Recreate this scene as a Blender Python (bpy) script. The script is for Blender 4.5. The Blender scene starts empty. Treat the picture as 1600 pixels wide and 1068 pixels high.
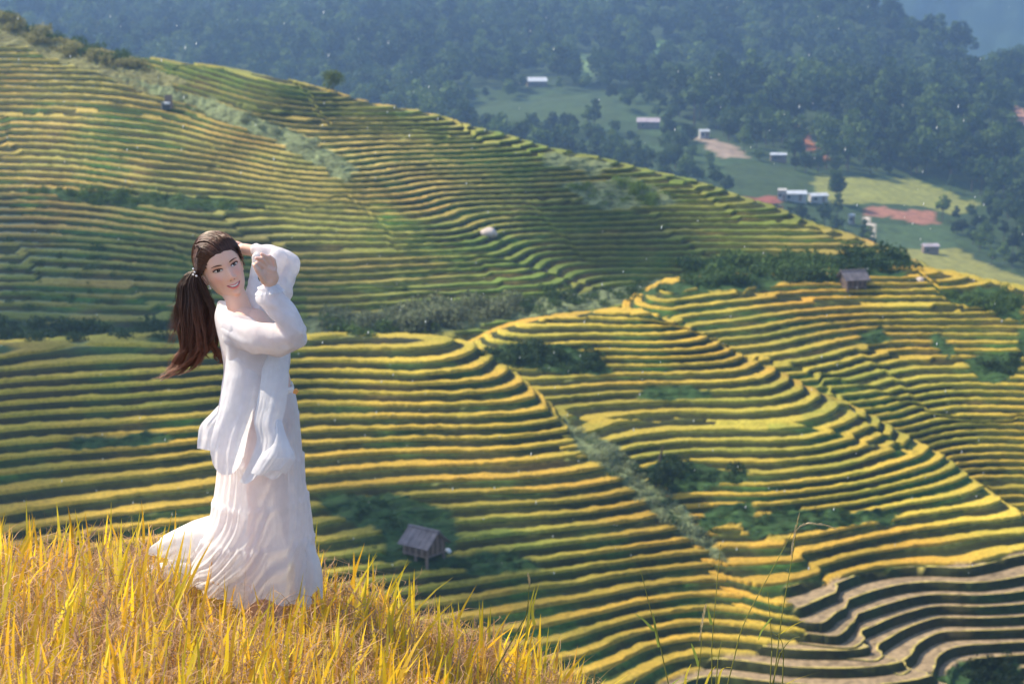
import bpy, bmesh, math, random
import numpy as np
from mathutils import Vector, Matrix, noise as mnoise

random.seed(7); RNG = np.random.default_rng(7)
SC = bpy.context.scene
COL = SC.collection

# ---------------------------------------------------------------- camera
FPX = 3111.0; PITCH = math.radians(11.0)      # focal length in pixels of a 1600 wide frame
cam_data = bpy.data.cameras.new('camera'); cam = bpy.data.objects.new('camera', cam_data); COL.objects.link(cam)
cam_data.sensor_width = 36.0; cam_data.lens = FPX/1600*36.0
cam_data.clip_start = 0.1; cam_data.clip_end = 9000
cam.location = (0, 0, 0); cam.rotation_euler = (math.radians(90)-PITCH, 0, 0)
cam_data.dof.use_dof = True; cam_data.dof.focus_distance = 7.15; cam_data.dof.aperture_fstop = 6.3
SC.camera = cam

# ---------------------------------------------------------------- light
SUN_AZ, SUN_EL = math.radians(-68), math.radians(47)   # azimuth from +Y towards +X: the sun stands behind the hill, left
world = bpy.data.worlds.new('World'); SC.world = world; world.use_nodes = True
nt = world.node_tree; bg = nt.nodes['Background']
sky = nt.nodes.new('ShaderNodeTexSky'); sky.sky_type = 'NISHITA'; sky.sun_disc = False
sky.sun_elevation = SUN_EL; sky.sun_rotation = SUN_AZ
sky.air_density = 1.0; sky.dust_density = 1.5; sky.ozone_density = 1.0
nt.links.new(sky.outputs[0], bg.inputs[0]); bg.inputs[1].default_value = 0.13
sun_data = bpy.data.lights.new('sun', 'SUN'); sun = bpy.data.objects.new('sun', sun_data); COL.objects.link(sun)
sun_data.energy = 5.0; sun_data.angle = math.radians(0.5); sun_data.color = (1.0, 0.86, 0.64)
sd = Vector((math.sin(SUN_AZ)*math.cos(SUN_EL), math.cos(SUN_AZ)*math.cos(SUN_EL), math.sin(SUN_EL)))
sun.rotation_euler = sd.to_track_quat('Z', 'Y').to_euler()
SC.view_settings.view_transform = 'Standard'; SC.view_settings.look = 'None'
SC.view_settings.gamma = 1.0; SC.view_settings.use_curve_mapping = False
SC.view_settings.exposure = 0.92
SC.render.engine = 'CYCLES'
SC.cycles.use_denoising = True
SC.cycles.max_bounces = 8; SC.cycles.volume_bounces = 1; SC.cycles.transparent_max_bounces = 24
SC.cycles.use_adaptive_sampling = True

# ---------------------------------------------------------------- helpers
cP, sP = math.cos(PITCH), math.sin(PITCH)
def tdep(v):                       # tan of the angle below the horizon of picture row v
    return np.tan(PITCH + np.arctan((np.asarray(v, float)-534.0)/FPX))
def at(u, v, Y):                   # the point seen at (u, v) that lies Y metres ahead
    t = (v-534.0)/FPX; s = (u-800.0)/FPX
    return Vector((Y*s/(cP-t*sP), Y, -Y*(sP+t*cP)/(cP-t*sP)))
def at_z(u, v, z):
    return at(u, v, -z/float(tdep(v)))
def proj(x, y, z):                 # world -> picture coordinates of the 1600 px frame (used once to place fields)
    dz = y*cP - z*sP; up = y*sP + z*cP
    return 800+FPX*x/dz, 534-FPX*up/dz

def rbf(pts, smooth=0.0):
    P = np.array([(p[0], p[1]) for p in pts], float); Z = np.array([p[2] for p in pts], float)
    c = P.mean(0); s = P.std(); Q = (P-c)/s; n = len(P)
    def phi(r2): return 0.5*r2*np.log(r2+1e-12)
    r2 = ((Q[:, None]-Q[None])**2).sum(-1)
    A = np.zeros((n+3, n+3)); A[:n, :n] = phi(r2)+np.eye(n)*smooth
    A[:n, n] = A[n, :n] = 1; A[:n, n+1:] = Q; A[n+1:, :n] = Q.T
    w = np.linalg.solve(A, np.concatenate([Z, [0, 0, 0]]))
    def f(x, y):
        x = np.asarray(x, float); y = np.asarray(y, float); sh = x.shape
        X = (x.ravel()-c[0])/s; Y = (y.ravel()-c[1])/s; out = w[n]+w[n+1]*X+w[n+2]*Y
        for i in range(n):
            out = out + w[i]*phi((X-Q[i, 0])**2+(Y-Q[i, 1])**2)
        return out.reshape(sh)
    return f

def hash2(ix, iy, seed):
    h = (ix.astype(np.int64)*374761393 + iy.astype(np.int64)*668265263 + seed*1442695041) & 0xffffffff
    h = ((h ^ (h >> 13))*1274126177) & 0xffffffff
    h = h ^ (h >> 16)
    return (h & 0xffff)/65535.0
def vnoise(x, y, seed=0):          # value noise in -1..1
    ix = np.floor(x).astype(np.int64); iy = np.floor(y).astype(np.int64); fx = x-ix; fy = y-iy
    fx = fx*fx*(3-2*fx); fy = fy*fy*(3-2*fy)
    a = hash2(ix, iy, seed); b = hash2(ix+1, iy, seed); c = hash2(ix, iy+1, seed); d = hash2(ix+1, iy+1, seed)
    return (a+(b-a)*fx+(c-a)*fy+(a-b-c+d)*fx*fy)*2-1
def fbm(x, y, seed=0, o=4):
    s = 0; a = 1; t = 0
    for i in range(o):
        s = s+a*vnoise(x*2**i, y*2**i, seed+i*17); t += a; a *= .5
    return s/t
def sstep(a, b, x):
    t = np.clip((x-a)/(b-a), 0, 1); return t*t*(3-2*t)
def inpoly(u, v, poly):
    r = np.zeros(np.shape(u), bool); n = len(poly)
    for i in range(n):
        x0, y0 = poly[i]; x1, y1 = poly[(i+1) % n]
        if y0 == y1: continue
        c = ((y0 > v) != (y1 > v)) & (u < (x1-x0)*(v-y0)/(y1-y0)+x0)
        r ^= c
    return r

def tag(o, label=None, cat=None, group=None, kind=None):
    if label: o['label'] = label
    if cat: o['category'] = cat
    if group: o['group'] = group
    if kind: o['kind'] = kind
    return o
def empty(name, loc=(0, 0, 0), rz=0, label=None, cat=None, group=None):
    o = bpy.data.objects.new(name, None); COL.objects.link(o); o.location = loc; o.rotation_euler = (0, 0, rz)
    o.empty_display_size = 0.3
    return tag(o, label, cat, group)
def mesh_np(name, V, F, mat=None, parent=None, col=None, smooth=False):
    """V (n,3) array, F (m,3|4) int array -> one object; col = per-vertex rgb stored as attribute Col"""
    me = bpy.data.meshes.new(name); V = np.asarray(V, np.float32); F = np.asarray(F, np.int32); m, k = F.shape
    me.vertices.add(len(V)); me.vertices.foreach_set('co', V.ravel())
    me.loops.add(m*k); me.loops.foreach_set('vertex_index', F.ravel())
    me.polygons.add(m); me.polygons.foreach_set('loop_start', np.arange(0, m*k, k, dtype=np.int32))
    me.polygons.foreach_set('loop_total', np.full(m, k, np.int32))
    if smooth: me.polygons.foreach_set('use_smooth', np.ones(m, bool))
    me.update(calc_edges=True)
    if col is not None:
        c = np.ones((len(V), 4), np.float32); c[:, :3] = col
        a = me.attributes.new('Col', 'FLOAT_COLOR', 'POINT'); a.data.foreach_set('color', c.ravel())
    if mat: me.materials.append(mat)
    o = bpy.data.objects.new(name, me); COL.objects.link(o); o.parent = parent
    return o
def obj_bm(name, bm, mat=None, parent=None, smooth=False):
    me = bpy.data.meshes.new(name); bm.normal_update(); bm.to_mesh(me); bm.free()
    if smooth: me.polygons.foreach_set('use_smooth', np.ones(len(me.polygons), bool))
    if mat: me.materials.append(mat)
    o = bpy.data.objects.new(name, me); COL.objects.link(o); o.parent = parent
    return o
def bm_box(bm, c, s, rot=None):
    r = bmesh.ops.create_cube(bm, size=1.0, matrix=Matrix.Translation(c) @ (rot.to_4x4() if rot else Matrix()) @ Matrix.Diagonal((*s, 1)))
    return r['verts']

# ---------------------------------------------------------------- materials
def new_mat(name):
    m = bpy.data.materials.new(name); m.use_nodes = True; n = m.node_tree
    return m, n, n.nodes['Principled BSDF'], n.nodes['Material Output']
def noise_mul(n, base, scale, lo, hi, detail=4, coords='Object', stretch=None):
    """multiplies a colour socket by a noise going lo..hi"""
    tc = n.nodes.new('ShaderNodeTexCoord'); tx = n.nodes.new('ShaderNodeTexNoise'); tx.inputs['Scale'].default_value = scale
    tx.inputs['Detail'].default_value = detail
    if stretch:
        mp = n.nodes.new('ShaderNodeMapping'); mp.inputs['Scale'].default_value = stretch
        n.links.new(tc.outputs[coords], mp.inputs[0]); n.links.new(mp.outputs[0], tx.inputs['Vector'])
    else: n.links.new(tc.outputs[coords], tx.inputs['Vector'])
    mr = n.nodes.new('ShaderNodeMapRange'); mr.inputs[1].default_value = .3; mr.inputs[2].default_value = .7
    mr.inputs[3].default_value = lo; mr.inputs[4].default_value = hi; n.links.new(tx.outputs[0], mr.inputs[0])
    mx = n.nodes.new('ShaderNodeVectorMath'); mx.operation = 'SCALE'
    n.links.new(base, mx.inputs[0]); n.links.new(mr.outputs[0], mx.inputs['Scale'])
    return mx.outputs[0]
def simple_mat(name, col, rough=.7, nscale=None, lo=.75, hi=1.25, stretch=None, translucent=0, attr=False, spec=.3, alpha=1.0, bump=0):
    m, n, b, out = new_mat(name)
    if attr:
        a = n.nodes.new('ShaderNodeAttribute'); a.attribute_name = 'Col'; s = a.outputs['Color']
    else:
        a = n.nodes.new('ShaderNodeRGB'); a.outputs[0].default_value = (*col, 1); s = a.outputs[0]
    if nscale: s = noise_mul(n, s, nscale, lo, hi, stretch=stretch)
    n.links.new(s, b.inputs['Base Color']); b.inputs['Roughness'].default_value = rough
    b.inputs['Specular IOR Level'].default_value = spec
    if bump and nscale:
        tc = n.nodes.new('ShaderNodeTexCoord'); tx = n.nodes.new('ShaderNodeTexNoise'); tx.inputs['Scale'].default_value = nscale*2
        n.links.new(tc.outputs['Object'], tx.inputs['Vector']); bp = n.nodes.new('ShaderNodeBump'); bp.inputs['Strength'].default_value = bump
        n.links.new(tx.outputs[0], bp.inputs['Height']); n.links.new(bp.outputs[0], b.inputs['Normal'])
    last = b.outputs[0]
    if translucent:
        t = n.nodes.new('ShaderNodeBsdfTranslucent'); n.links.new(s, t.inputs[0])
        mx = n.nodes.new('ShaderNodeMixShader'); mx.inputs[0].default_value = translucent
        n.links.new(last, mx.inputs[1]); n.links.new(t.outputs[0], mx.inputs[2]); last = mx.outputs[0]
    if alpha < 1:
        t = n.nodes.new('ShaderNodeBsdfTransparent')
        mx = n.nodes.new('ShaderNodeMixShader'); mx.inputs[0].default_value = 1-alpha
        n.links.new(last, mx.inputs[1]); n.links.new(t.outputs[0], mx.inputs[2]); last = mx.outputs[0]
    n.links.new(last, out.inputs['Surface'])
    return m
# ---------------------------------------------------------------- the terraced hill
STEP = 0.70
def lz(L): return -34.7-STEP*L
def cz(pts): return [tuple(at_z(u, v, z)) for u, v, z in pts]
def cl(pts): return [tuple(at_z(u, v, lz(L))) for u, v, L in pts]
def cy(pts): return [tuple(at(u, v, Y)) for u, v, Y in pts]
# F1: lower left slope; F2: middle spur and the muddy paddies; F3: slope behind the spur; F4: upper hill
F1 = rbf(cl([(0,559,0),(0,579,1.2),(0,617,3.2),(0,669,6),(0,735,8.9),(0,826,12),(0,930,16),(0,1068,21),(-150,575,0),(-150,750,8.6),(-150,1000,17.5),
             (330,541,0),(487,531,0),(487,594,4),(487,649,7),(487,714,10),(487,759,12),(487,814,14),(487,848,15),(487,895,17),(330,600,3.6),(330,670,7.2),(330,740,10.6),(300,800,12.6),(300,900,16.6),
             (715,533,1),(745,562,3),(765,575,4),(812,625,6),(873,691,10),(928,724,12),(948,748,13),(971,768,14),(1016,805,16),(1103,859,19),(1190,930,22),(1250,975,23.6),
             (677,793,14),(704,838,16),(802,876,18),(893,911,20),(834,939,21),(873,994,23),(932,1045,25),(700,897,18.2),(676,939,20),
             (860,713,11),(860,784,14),(860,847,17),(600,1000,22),(600,1068,24.5),(1100,1068,28),(1100,960,23.6),(670,600,4),(670,680,8.8)])
         + [(-75,180,-35.6),(-47,179,-35.4),(-20,181,-35.2),(-5,182,-36),(-75,188,-37.5),(-47,188,-37.3),(-20,189,-37.2),(-5,189,-38),(-47,205,-43),(-15,205,-43),(-80,205,-43),(10,192,-42),
            (-30,250,-60),(0,250,-60),(-80,250,-60),(20,190,-48),(45,170,-57)], 1e-3)
def cl1(p): return cl([(u,v,L+1) for u,v,L in p])
F2 = rbf(cl1([(870,675,8.3),(893,646,8),(1066,636,8),(1066,616,7),(1226,589,7),(1076,516,1),(1116,536,3),(1169,559,5),(1259,604,8),(1359,653,11),(1419,689,13),
             (1000,490,-1),(900,515,.6),(800,520,.8),(780,560,3.5),(950,560,3.6),(850,620,6.6),
             (958,755,12.6),(1120,865,18.4),(1200,752,13.2),(1320,735,13),(1480,725,15),(1560,790,18),(1600,820,19),(1540,850,20),
             (1296,815,17),(1296,869,19),(1296,925,21),(1150,820,16.5),(1100,760,13.8),(1400,800,17.2),(1450,880,20.5),
             (1249,942,21),(1340,905,21),(1500,898,21),(1600,890,21.4),(1310,982,23),(1384,949,23),(1522,937,23),(1600,912,22.4),(1330,989,24),(1441,959,24),(1600,949,24),
             (1397,1036,26),(1465,986,26),(1600,972,25.2),(1451,1050,27),(1499,1013,27),(1600,996,26.4),(1478,1060,28),(1515,1030,28),(1600,1023,28),(1500,1068,29),(1600,1068,30)])
         + [(28,205,-46),(45,200,-50),(60,190,-55),(10,215,-46),(8,205,-40),(-8,192,-40),(-25,185,-44),(-50,180,-50),(-10,165,-46)], 1e-3)
F3 = rbf(cy([(a_, b_, c_-12*max(0, 780-b_)/340.) for a_, b_, c_ in [(1420,428,236),(1300,435,235),(1150,440,232),(1000,465,222),(1100,500,218),(1200,560,208),(1400,650,199),(1600,465,232),(1600,550,217),(1600,650,203),(1500,720,195),
             (1600,760,191),(1300,600,204),(1250,500,222),(1400,540,219),(1750,500,228),(1750,700,196)]])
         + [(20,236,-40),(45,240,-40),(62,250,-46),(30,255,-47),(80,262,-54),(38,170,-60),(60,172,-58),(0,225,-42),(-10,215,-44)], 1e-3)
V4 = [-60,15,100,150,200,250,300,350,400,450,500,550]; Y4 = [276,270,260,254,247,240,233,226,218,210,202,192]
SKYL = [(-150,-40),(0,15),(60,46),(100,68),(150,88),(220,102),(400,127),(520,152),(700,202),(850,242),(1000,272),(1100,295),(1200,327),(1350,392),(1430,412)]
BASE4 = [(-150,552),(0,545),(500,508),(700,495),(960,470),(1080,442),(1400,410),(1430,412)]
def crest(u, v, pts, a):
    uc = np.interp(v, [p[1] for p in pts], [p[0] for p in pts])
    if v < pts[0][1]-40 or v > pts[-1][1]+20: return 0.0
    d = (u-uc)/60.; return a*d*math.exp(-d*d/2)*1.6
p4 = []
for u in list(range(-150, 1431, 75)):
    vs = float(np.interp(u, *zip(*SKYL))); vb = float(np.interp(u, *zip(*BASE4))); n = max(2, int((vb-vs)/48)+1)
    for v in np.linspace(vs, vb, n):
        Y = float(np.interp(v, V4, Y4))+crest(u, v, [(440,190),(560,255),(760,370),(960,470)], 4)+crest(u, v, [(200,190),(320,290),(420,370)], 4)
        Y *= 1+.06*float(sstep(500, 1080, u)); Y += 4*float(sstep(300, 0, u)*sstep(250, 50, v))
        p4.append(tuple(at(u, v, Y)))
    q = at(u, vs, float(np.interp(vs, V4, Y4))*(1+.06*float(sstep(500, 1080, u))))
    if int(u/75) % 2 == 0: p4 += [(q.x*1.1, q.y+22, q.z-8), (q.x*1.25, q.y+70, q.z-40)]
F4 = rbf(p4+[(70,215,-60),(80,250,-60)], 2e-3)
_g = sorted([(p[1], p[0]) for p in cl([(715,533,1),(765,575,4),(812,625,6),(873,691,10),(948,748,13),(1016,805,16),(1103,859,19),(1190,930,22),(1250,975,23.6),(1340,1020,25.5),(1430,1068,28)])])
GY = [q[0] for q in _g]; GX = [q[1] for q in _g]
def g1(x, y): return F1(x, y)-.6*np.maximum(0, x-np.interp(y, GY, GX)-2)
def g2(x, y): return F2(x, y)-.8*np.maximum(0, np.interp(y, GY, GX)-1.0-x)-.75*np.maximum(0, x-np.interp(y, CY, CX)-.6)
_c = sorted([(p[1], p[0]) for p in cl1([(1000,490,-1),(1076,516,1),(1116,536,3),(1169,559,5),(1226,589,7),(1259,604,8),(1359,653,11),(1419,689,13),(1480,725,15),(1560,790,18),(1600,820,19)])])
CY = [110]+[q[0] for q in _c]+[215]; CX = [_c[0][1]+25]+[q[1] for q in _c]+[_c[-1][1]-3]
def g3(x, y): return F3(x, y)-.35*np.maximum(0, 17-x)
FIELDS = [g1, g2, g3, F4]

SCRUB = [ # patches where the terraces give way to grass and bushes (picture coordinates): polygon, colour kind
 (3, [(-200,-60),(0,15),(60,48),(150,88),(230,108),(300,130),(240,150),(150,120),(60,85),(0,75),(-200,60)], 'straw'),
 (3, [(-200,500),(100,505),(200,515),(330,512),(480,520),(480,560),(-200,560)], 'green'),
 (3, [(480,500),(640,488),(800,474),(815,500),(700,525),(480,560)], 'sage'),
 (0, [(480,505),(700,510),(705,530),(640,524),(480,522)], 'sage'),
 (3, [(800,468),(960,455),(1075,430),(1075,452),(960,482),(820,505)], 'sage'),
 (3, [(1075,418),(1240,410),(1420,402),(1440,440),(1075,455)], 'green'),
 (2, [(1075,440),(1420,425),(1420,434),(1330,445),(1100,458),(960,470)], 'green'),
 (3, [(190,120),(330,160),(480,215),(560,270),(540,290),(430,225),(330,185),(250,150)], 'sage'),
 (3, [(850,240),(960,262),(930,275),(850,262)], 'sage'),
 (3, [(880,290),(990,280),(1060,320),(1000,330),(930,330)], 'sage'),
 (3, [(30,295),(120,300),(230,305),(370,320),(365,335),(200,328),(30,306)], 'green'),
 (1, [(730,555),(790,540),(870,545),(935,560),(960,585),(930,592),(860,585),(790,580)], 'green'),
 (1, [(880,655),(925,690),(960,700),(1010,760),(1060,790),(1110,850),(1135,890),(1090,862),(1020,800),(960,752),(915,720),(890,695)], 'sage'),
 (0, [(880,665),(925,690),(960,700),(1010,760),(1060,790),(1110,850),(1135,885),(1100,866),(1035,812),(965,755),(905,706)], 'sage'),
 (1, [(1000,740),(1030,720),(1060,728),(1170,738),(1150,762),(1060,775),(1030,770)], 'green'),
 (1, [(1080,850),(1100,800),(1170,790),(1190,812),(1120,830)], 'green'),
 (1, [(1150,815),(1230,795),(1320,800),(1400,805),(1400,822),(1250,832),(1180,850)], 'green'),
 (1, [(1010,610),(1100,612),(1115,628),(1000,632)], 'green'),
 (0, [(500,780),(590,776),(650,785),(700,800),(720,850),(700,880),(680,905),(600,885),(590,840),(500,800)], 'green'),
 (0, [(690,880),(800,865),(850,895),(800,905),(720,900)], 'green'),
 (0, [(110,690),(260,685),(270,702),(120,712)], 'green'),
 (2, [(1455,460),(1560,450),(1600,470),(1600,505),(1520,490)], 'green'),
 (2, [(1345,523),(1385,515),(1390,540),(1350,545)], 'green'),
 (2, [(1455,520),(1480,540),(1500,560),(1480,565),(1450,540)], 'green'),
 (2, [(1510,565),(1600,555),(1600,580),(1560,605),(1520,595)], 'green'),
 (2, [(1590,510),(1700,500),(1700,560),(1590,560)], 'green'),
 (1, [(1380,1068),(1480,1062),(1500,1040),(1600,1040),(1600,1100),(1380,1100)], 'green'),
]
MUD = [(1225,925),(1350,900),(1560,880),(1600,860),(1700,860),(1700,1120),(880,1120),(1100,1045),(1260,1000)]
PALE = [(980,480),(1420,430),(1600,480),(1600,720),(1420,690),(1100,520)]
KINDC = {'green': (.028, .062, .018), 'sage': (.13, .16, .075), 'olive': (.045, .065, .018), 'straw': (.15, .15, .06)}
mt_hill = simple_mat('terrace_ground', (0, 0, 0), .85, nscale=2.2, lo=.62, hi=1.35, attr=True, spec=.15, bump=.6)
mt_rice = simple_mat('ripe_rice', (0, 0, 0), .8, nscale=3.5, lo=.7, hi=1.25, attr=True, spec=.15, translucent=.25, bump=.8)

def hill_h(i, x): # step height of field i
    if i == 3: return .54+.16*sstep(-21, -57, x)
    return np.full(np.shape(x), [STEP, .56, .56][i])
BK = [0.0, .37, .40, .425, .96]
HK2 = np.array([-34.7-.72*70-13.3, -48.0, -20.0]); TK2 = np.array([-13.3/.56-70, -13.3/.56, 14.7/.56])   # the spur: small steps above, larger ones at its foot
def terrace_field(i, cell=0.55):
    ylo, yhi = [(100, 215), (132, 235), (160, 262), (165, 330)][i]
    ys = np.arange(ylo, yhi, cell); V = []
    nx = int(2*.30*yhi/cell)
    xs = np.linspace(-.30*yhi, .30*yhi, nx)
    X, Y = np.meshgrid(xs, ys)
    j = hash2(np.arange(X.size).reshape(X.shape), np.zeros_like(X), 5)
    H = FIELDS[i](X, Y)
    other = np.max([FIELDS[k](X, Y) for k in range(4) if k != i], axis=0)
    h = hill_h(i, X)
    keep = (H > other-1.6) & (np.abs(X) < .275*Y+4)
    H0 = {0: -34.7, 1: -34.7, 2: -38.2, 3: -38.0}[i]
    t = (H-H0)/h
    if i == 1: t = np.interp(H, HK2, TK2)
    amp = [.16, .2, .3, .34][i]
    t = t + amp*fbm(X/14, Y/9, 3+i) + .07*vnoise(X/2.6, Y/2.2, 31+i)
    t = t+[.16, .16, .16, .16][i]*np.sin(t*2*math.pi/4.7+1.1*np.sin(X/31)+i)
    # plots: whole blocks of terraces are laid out at their own levels
    cw, chh = [(60, 30), (26, 16), (20, 9), (17, 10)][i]
    wx = X+3*fbm(X/9, Y/9, 77+i)+.6*Y; wy = Y+2*fbm(X/8, Y/8, 99+i)
    cx_, cy_ = np.floor(wx/cw+.5*(np.floor(wy/chh) % 2)), np.floor(wy/chh)
    offc = np.round((hash2(cx_, cy_, 11+i)-.5)*2.2*[.3, .7, 1, 1][i])*.4
    t = t+offc
    idx = np.arange(X.size).reshape(X.shape)
    a, b, c, d = idx[:-1, :-1], idx[:-1, 1:], idx[1:, 1:], idx[1:, :-1]
    k = keep[:-1, :-1] & keep[:-1, 1:] & keep[1:, 1:] & keep[1:, :-1]
    T = np.concatenate([np.stack([a[k], b[k], c[k]], 1), np.stack([a[k], c[k], d[k]], 1)])
    A = np.stack([X.ravel(), Y.ravel(), t.ravel(), H.ravel(), offc.ravel()], 1)
    tri = A[T]                                                   # (m,3,5)
    done = []; bks = list(BK)+([.16, .20] if i < 2 else [])
    def nextbk(v):
        base = np.floor(v); fr = v-base; r = np.full(v.shape, np.inf)
        for q in bks+[1.0]:
            cand = base+q
            ok = cand > v+1e-4
            r = np.where(ok & (cand < r), cand, r)
        return r
    for it in range(60):
        o = np.argsort(tri[:, :, 2], axis=1); tri = np.take_along_axis(tri, o[:, :, None], 1)
        lo, mid, hi = tri[:, 0, 2], tri[:, 1, 2], tri[:, 2, 2]
        nb = nextbk(lo); sp = nb < hi-1e-4
        done.append(tri[~sp])
        if not sp.any(): break
        s = tri[sp]; n = nb[sp]; pa, pb, pc = s[:, 0], s[:, 1], s[:, 2]
        q = pa+(pc-pa)*((n-pa[:, 2])/(pc[:, 2]-pa[:, 2]))[:, None]; q[:, 2] = n
        isb = pb[:, 2] > n
        e0 = np.where(isb[:, None], pa, pb); e1 = np.where(isb[:, None], pb, pc)
        den = e1[:, 2]-e0[:, 2]; den[np.abs(den) < 1e-9] = 1e-9
        p = e0+(e1-e0)*((n-e0[:, 2])/den)[:, None]; p[:, 2] = n
        # piece below n
        low = np.concatenate([np.stack([pa, p, q], 1), np.stack([pa, pb, q], 1)[~isb]])
        low1 = np.stack([np.where(isb[:, None], pa, pb), p, q], 1)
        low2 = np.stack([pa, pb, q], 1)[~isb]
        up1 = np.stack([p, np.where(isb[:, None], pb, pc), q], 1)
        up2 = np.stack([pb, pc, q], 1)[isb]
        done.append(low1); done.append(low2)
        tri = np.concatenate([up1, up2])
    tri = np.concatenate(done)
    e1 = tri[:, 1, :2]-tri[:, 0, :2]; e2 = tri[:, 2, :2]-tri[:, 0, :2]
    cr = e1[:, 0]*e2[:, 1]-e1[:, 1]*e2[:, 0]
    tri = tri[np.abs(cr) > 1e-7]; cr = cr[np.abs(cr) > 1e-7]
    fl = cr < 0; tri[fl] = tri[fl][:, ::-1]
    tm = tri[:, :, 2].mean(1); kf = np.floor(tm); ff = tm-kf
    x, y, tt, HH, of = [tri[:, :, q] for q in range(5)]
    fr = np.clip(tt-kf[:, None], 0, 1)
    hh = hill_h(i, x)
    zs = H0+(tt-of-amp*0)*hh
    u, v = proj(x, y, HH)
    uw = u+8*vnoise(x/2, y/2, 51); vw = v+4*vnoise(x/2, y/2, 52)
    mud = inpoly(uw, vw, MUD) if i < 2 else np.zeros(u.shape, bool)
    rh = np.where(mud, .0, .26 if i == 0 else .21)*(1+.25*vnoise(x/1.3, y/1.3, 9))*(1+.3*vnoise(x*2.1, y*2.1, 19))
    prof = np.interp(fr, [0, .37, .40, .425, 1.0], [0, hh.mean(), hh.mean(), hh.mean(), hh.mean()])
    prof = np.where(mud, np.interp(fr, [0, .16, 1.0], [0, hh.mean(), hh.mean()]), prof)
    rice = np.interp(fr, [0, .06, .37, .40, .425, 1.0], [1, .3, 0, 0, 1, 1])*rh
    zt = H0+(kf[:, None]-of)*hh+prof+rice*1.0-.0
    if i == 1: zt = np.interp(kf[:, None]-of+prof/hh.mean(), TK2, HK2)+rice
    w = np.zeros(u.shape); wcol = np.zeros(u.shape+(3,))
    for fi, poly, kd in SCRUB:
        if fi != i: continue
        ins = inpoly(uw, vw, poly); w[ins] = 1; wcol[ins] = KINDC[kd]
    lump = .35*fbm(x/1.6, y/1.6, 61)+.35*np.abs(vnoise(x/.8, y/.8, 66))
    if i == 0:
        cr_ = sstep(-34.82, -34.70, HH); w = np.maximum(w, cr_); wcol = wcol*(1-cr_[..., None])+np.array([.045, .085, .025])*cr_[..., None]
    z = zt*(1-w)+w*(HH*.55+zt*.45+lump)
    # colours
    cid = hash2(np.floor(kf[:, None]+0*x), np.floor((x+of*9)/23.), 5+i)
    green = np.clip(.5+.9*fbm(x/34, y/22, 88+i), 0, 1)
    if i == 3: green = np.clip(green*.8+.12+.6*sstep(640, 860, u)*sstep(1300, 1050, u)-.4*np.exp(-((u-600)/130)**2-((v-260)/70)**2)+.35*inpoly(u, v, [(250,100),(700,190),(700,230),(430,200),(300,170)])+.5*inpoly(u, v, [(0, 370), (300, 370), (480, 460), (480, 560), (0, 560)])-.25*sstep(330, 120, u), 0, 1)
    elif i == 2: green = np.clip(green*.6+.12, 0, 1)
    else: green = np.clip(green*.85-.08, 0, 1)
    green = np.clip(green+(cid-.5)*.35, 0, 1)
    gold = np.array([.68, .44, .06]); gcol = np.array([.17, .22, .04]); tan = np.array([.68, .47, .13])
    base = gold
    if i == 3: base = tan
    ric = base*(1-green[..., None])+gcol*green[..., None]
    hu = vnoise(x/11, y/7, 71)
    ric = ric*(1-.34*np.clip(fbm(x/5, y/2.5, 73)+.05, 0, 1)[..., None]*np.array([1, .6, .5]))
    ric = ric*(1+.20*hu[..., None]*np.array([0.2, 1, 1]))
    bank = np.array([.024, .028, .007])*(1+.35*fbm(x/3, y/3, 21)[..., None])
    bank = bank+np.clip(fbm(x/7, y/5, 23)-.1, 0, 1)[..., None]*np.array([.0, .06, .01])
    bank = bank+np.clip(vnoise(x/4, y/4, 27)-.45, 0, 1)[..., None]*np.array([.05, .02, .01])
    bund = np.array([.22, .24, .07])
    mudc = np.array([.25, .185, .11])*(1+.30*fbm(x/2.2, y/1.5, 41)[..., None]-.35*(vnoise(x/.45, y/.45, 43) > .45)[..., None])
    top = np.where(mud[..., None], mudc, ric)
    fm = ff[:, None, None]
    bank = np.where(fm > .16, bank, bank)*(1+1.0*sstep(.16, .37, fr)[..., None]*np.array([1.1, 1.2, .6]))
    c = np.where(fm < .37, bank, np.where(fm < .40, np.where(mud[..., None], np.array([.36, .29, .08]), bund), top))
    mudf = np.where(fm < .16, bank, np.where(fm < .20, np.array([.46, .38, .10]), mudc)); c = np.where(mud[..., None], mudf, c)
    sc = wcol*(1+.5*fbm(x/1.2, y/1.2, 62)[..., None])
    c = c*(1-w[..., None])+sc*w[..., None]
    isrice = (ff > .40) & (w.mean(1) < .5) & (~mud[:, 0])
    return np.stack([x, y, z], 2), c, kf.astype(int), isrice, u.mean(1), v.mean(1)

hill = empty('terraced_hillside', (0, 0, 0)); hill['kind'] = 'structure'
NT = 0
def weld(tri, c):
    P = tri.reshape(-1, 3); C = c.reshape(-1, 3)
    key = np.round(P*500).astype(np.int64); kk = (key[:, 0]*1000003+key[:, 1])*1000003+key[:, 2]
    _, first, inv = np.unique(kk, return_index=True, return_inverse=True)
    return P[first], inv.reshape(-1, 3), C[first]
for i in range(4):
    tri, c, kf, isr, um, vm = terrace_field(i, [.5, .5, .6, .65][i])
    for k in np.unique(kf):
        for r in (False, True):
            m = (kf == k) & (isr == r)
            if m.sum() < 12: continue
            V, F, CC = weld(tri[m], c[m])
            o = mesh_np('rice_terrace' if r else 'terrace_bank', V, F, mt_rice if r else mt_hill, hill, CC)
            NT += m.sum()
print('terrace tris', NT)

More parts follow.
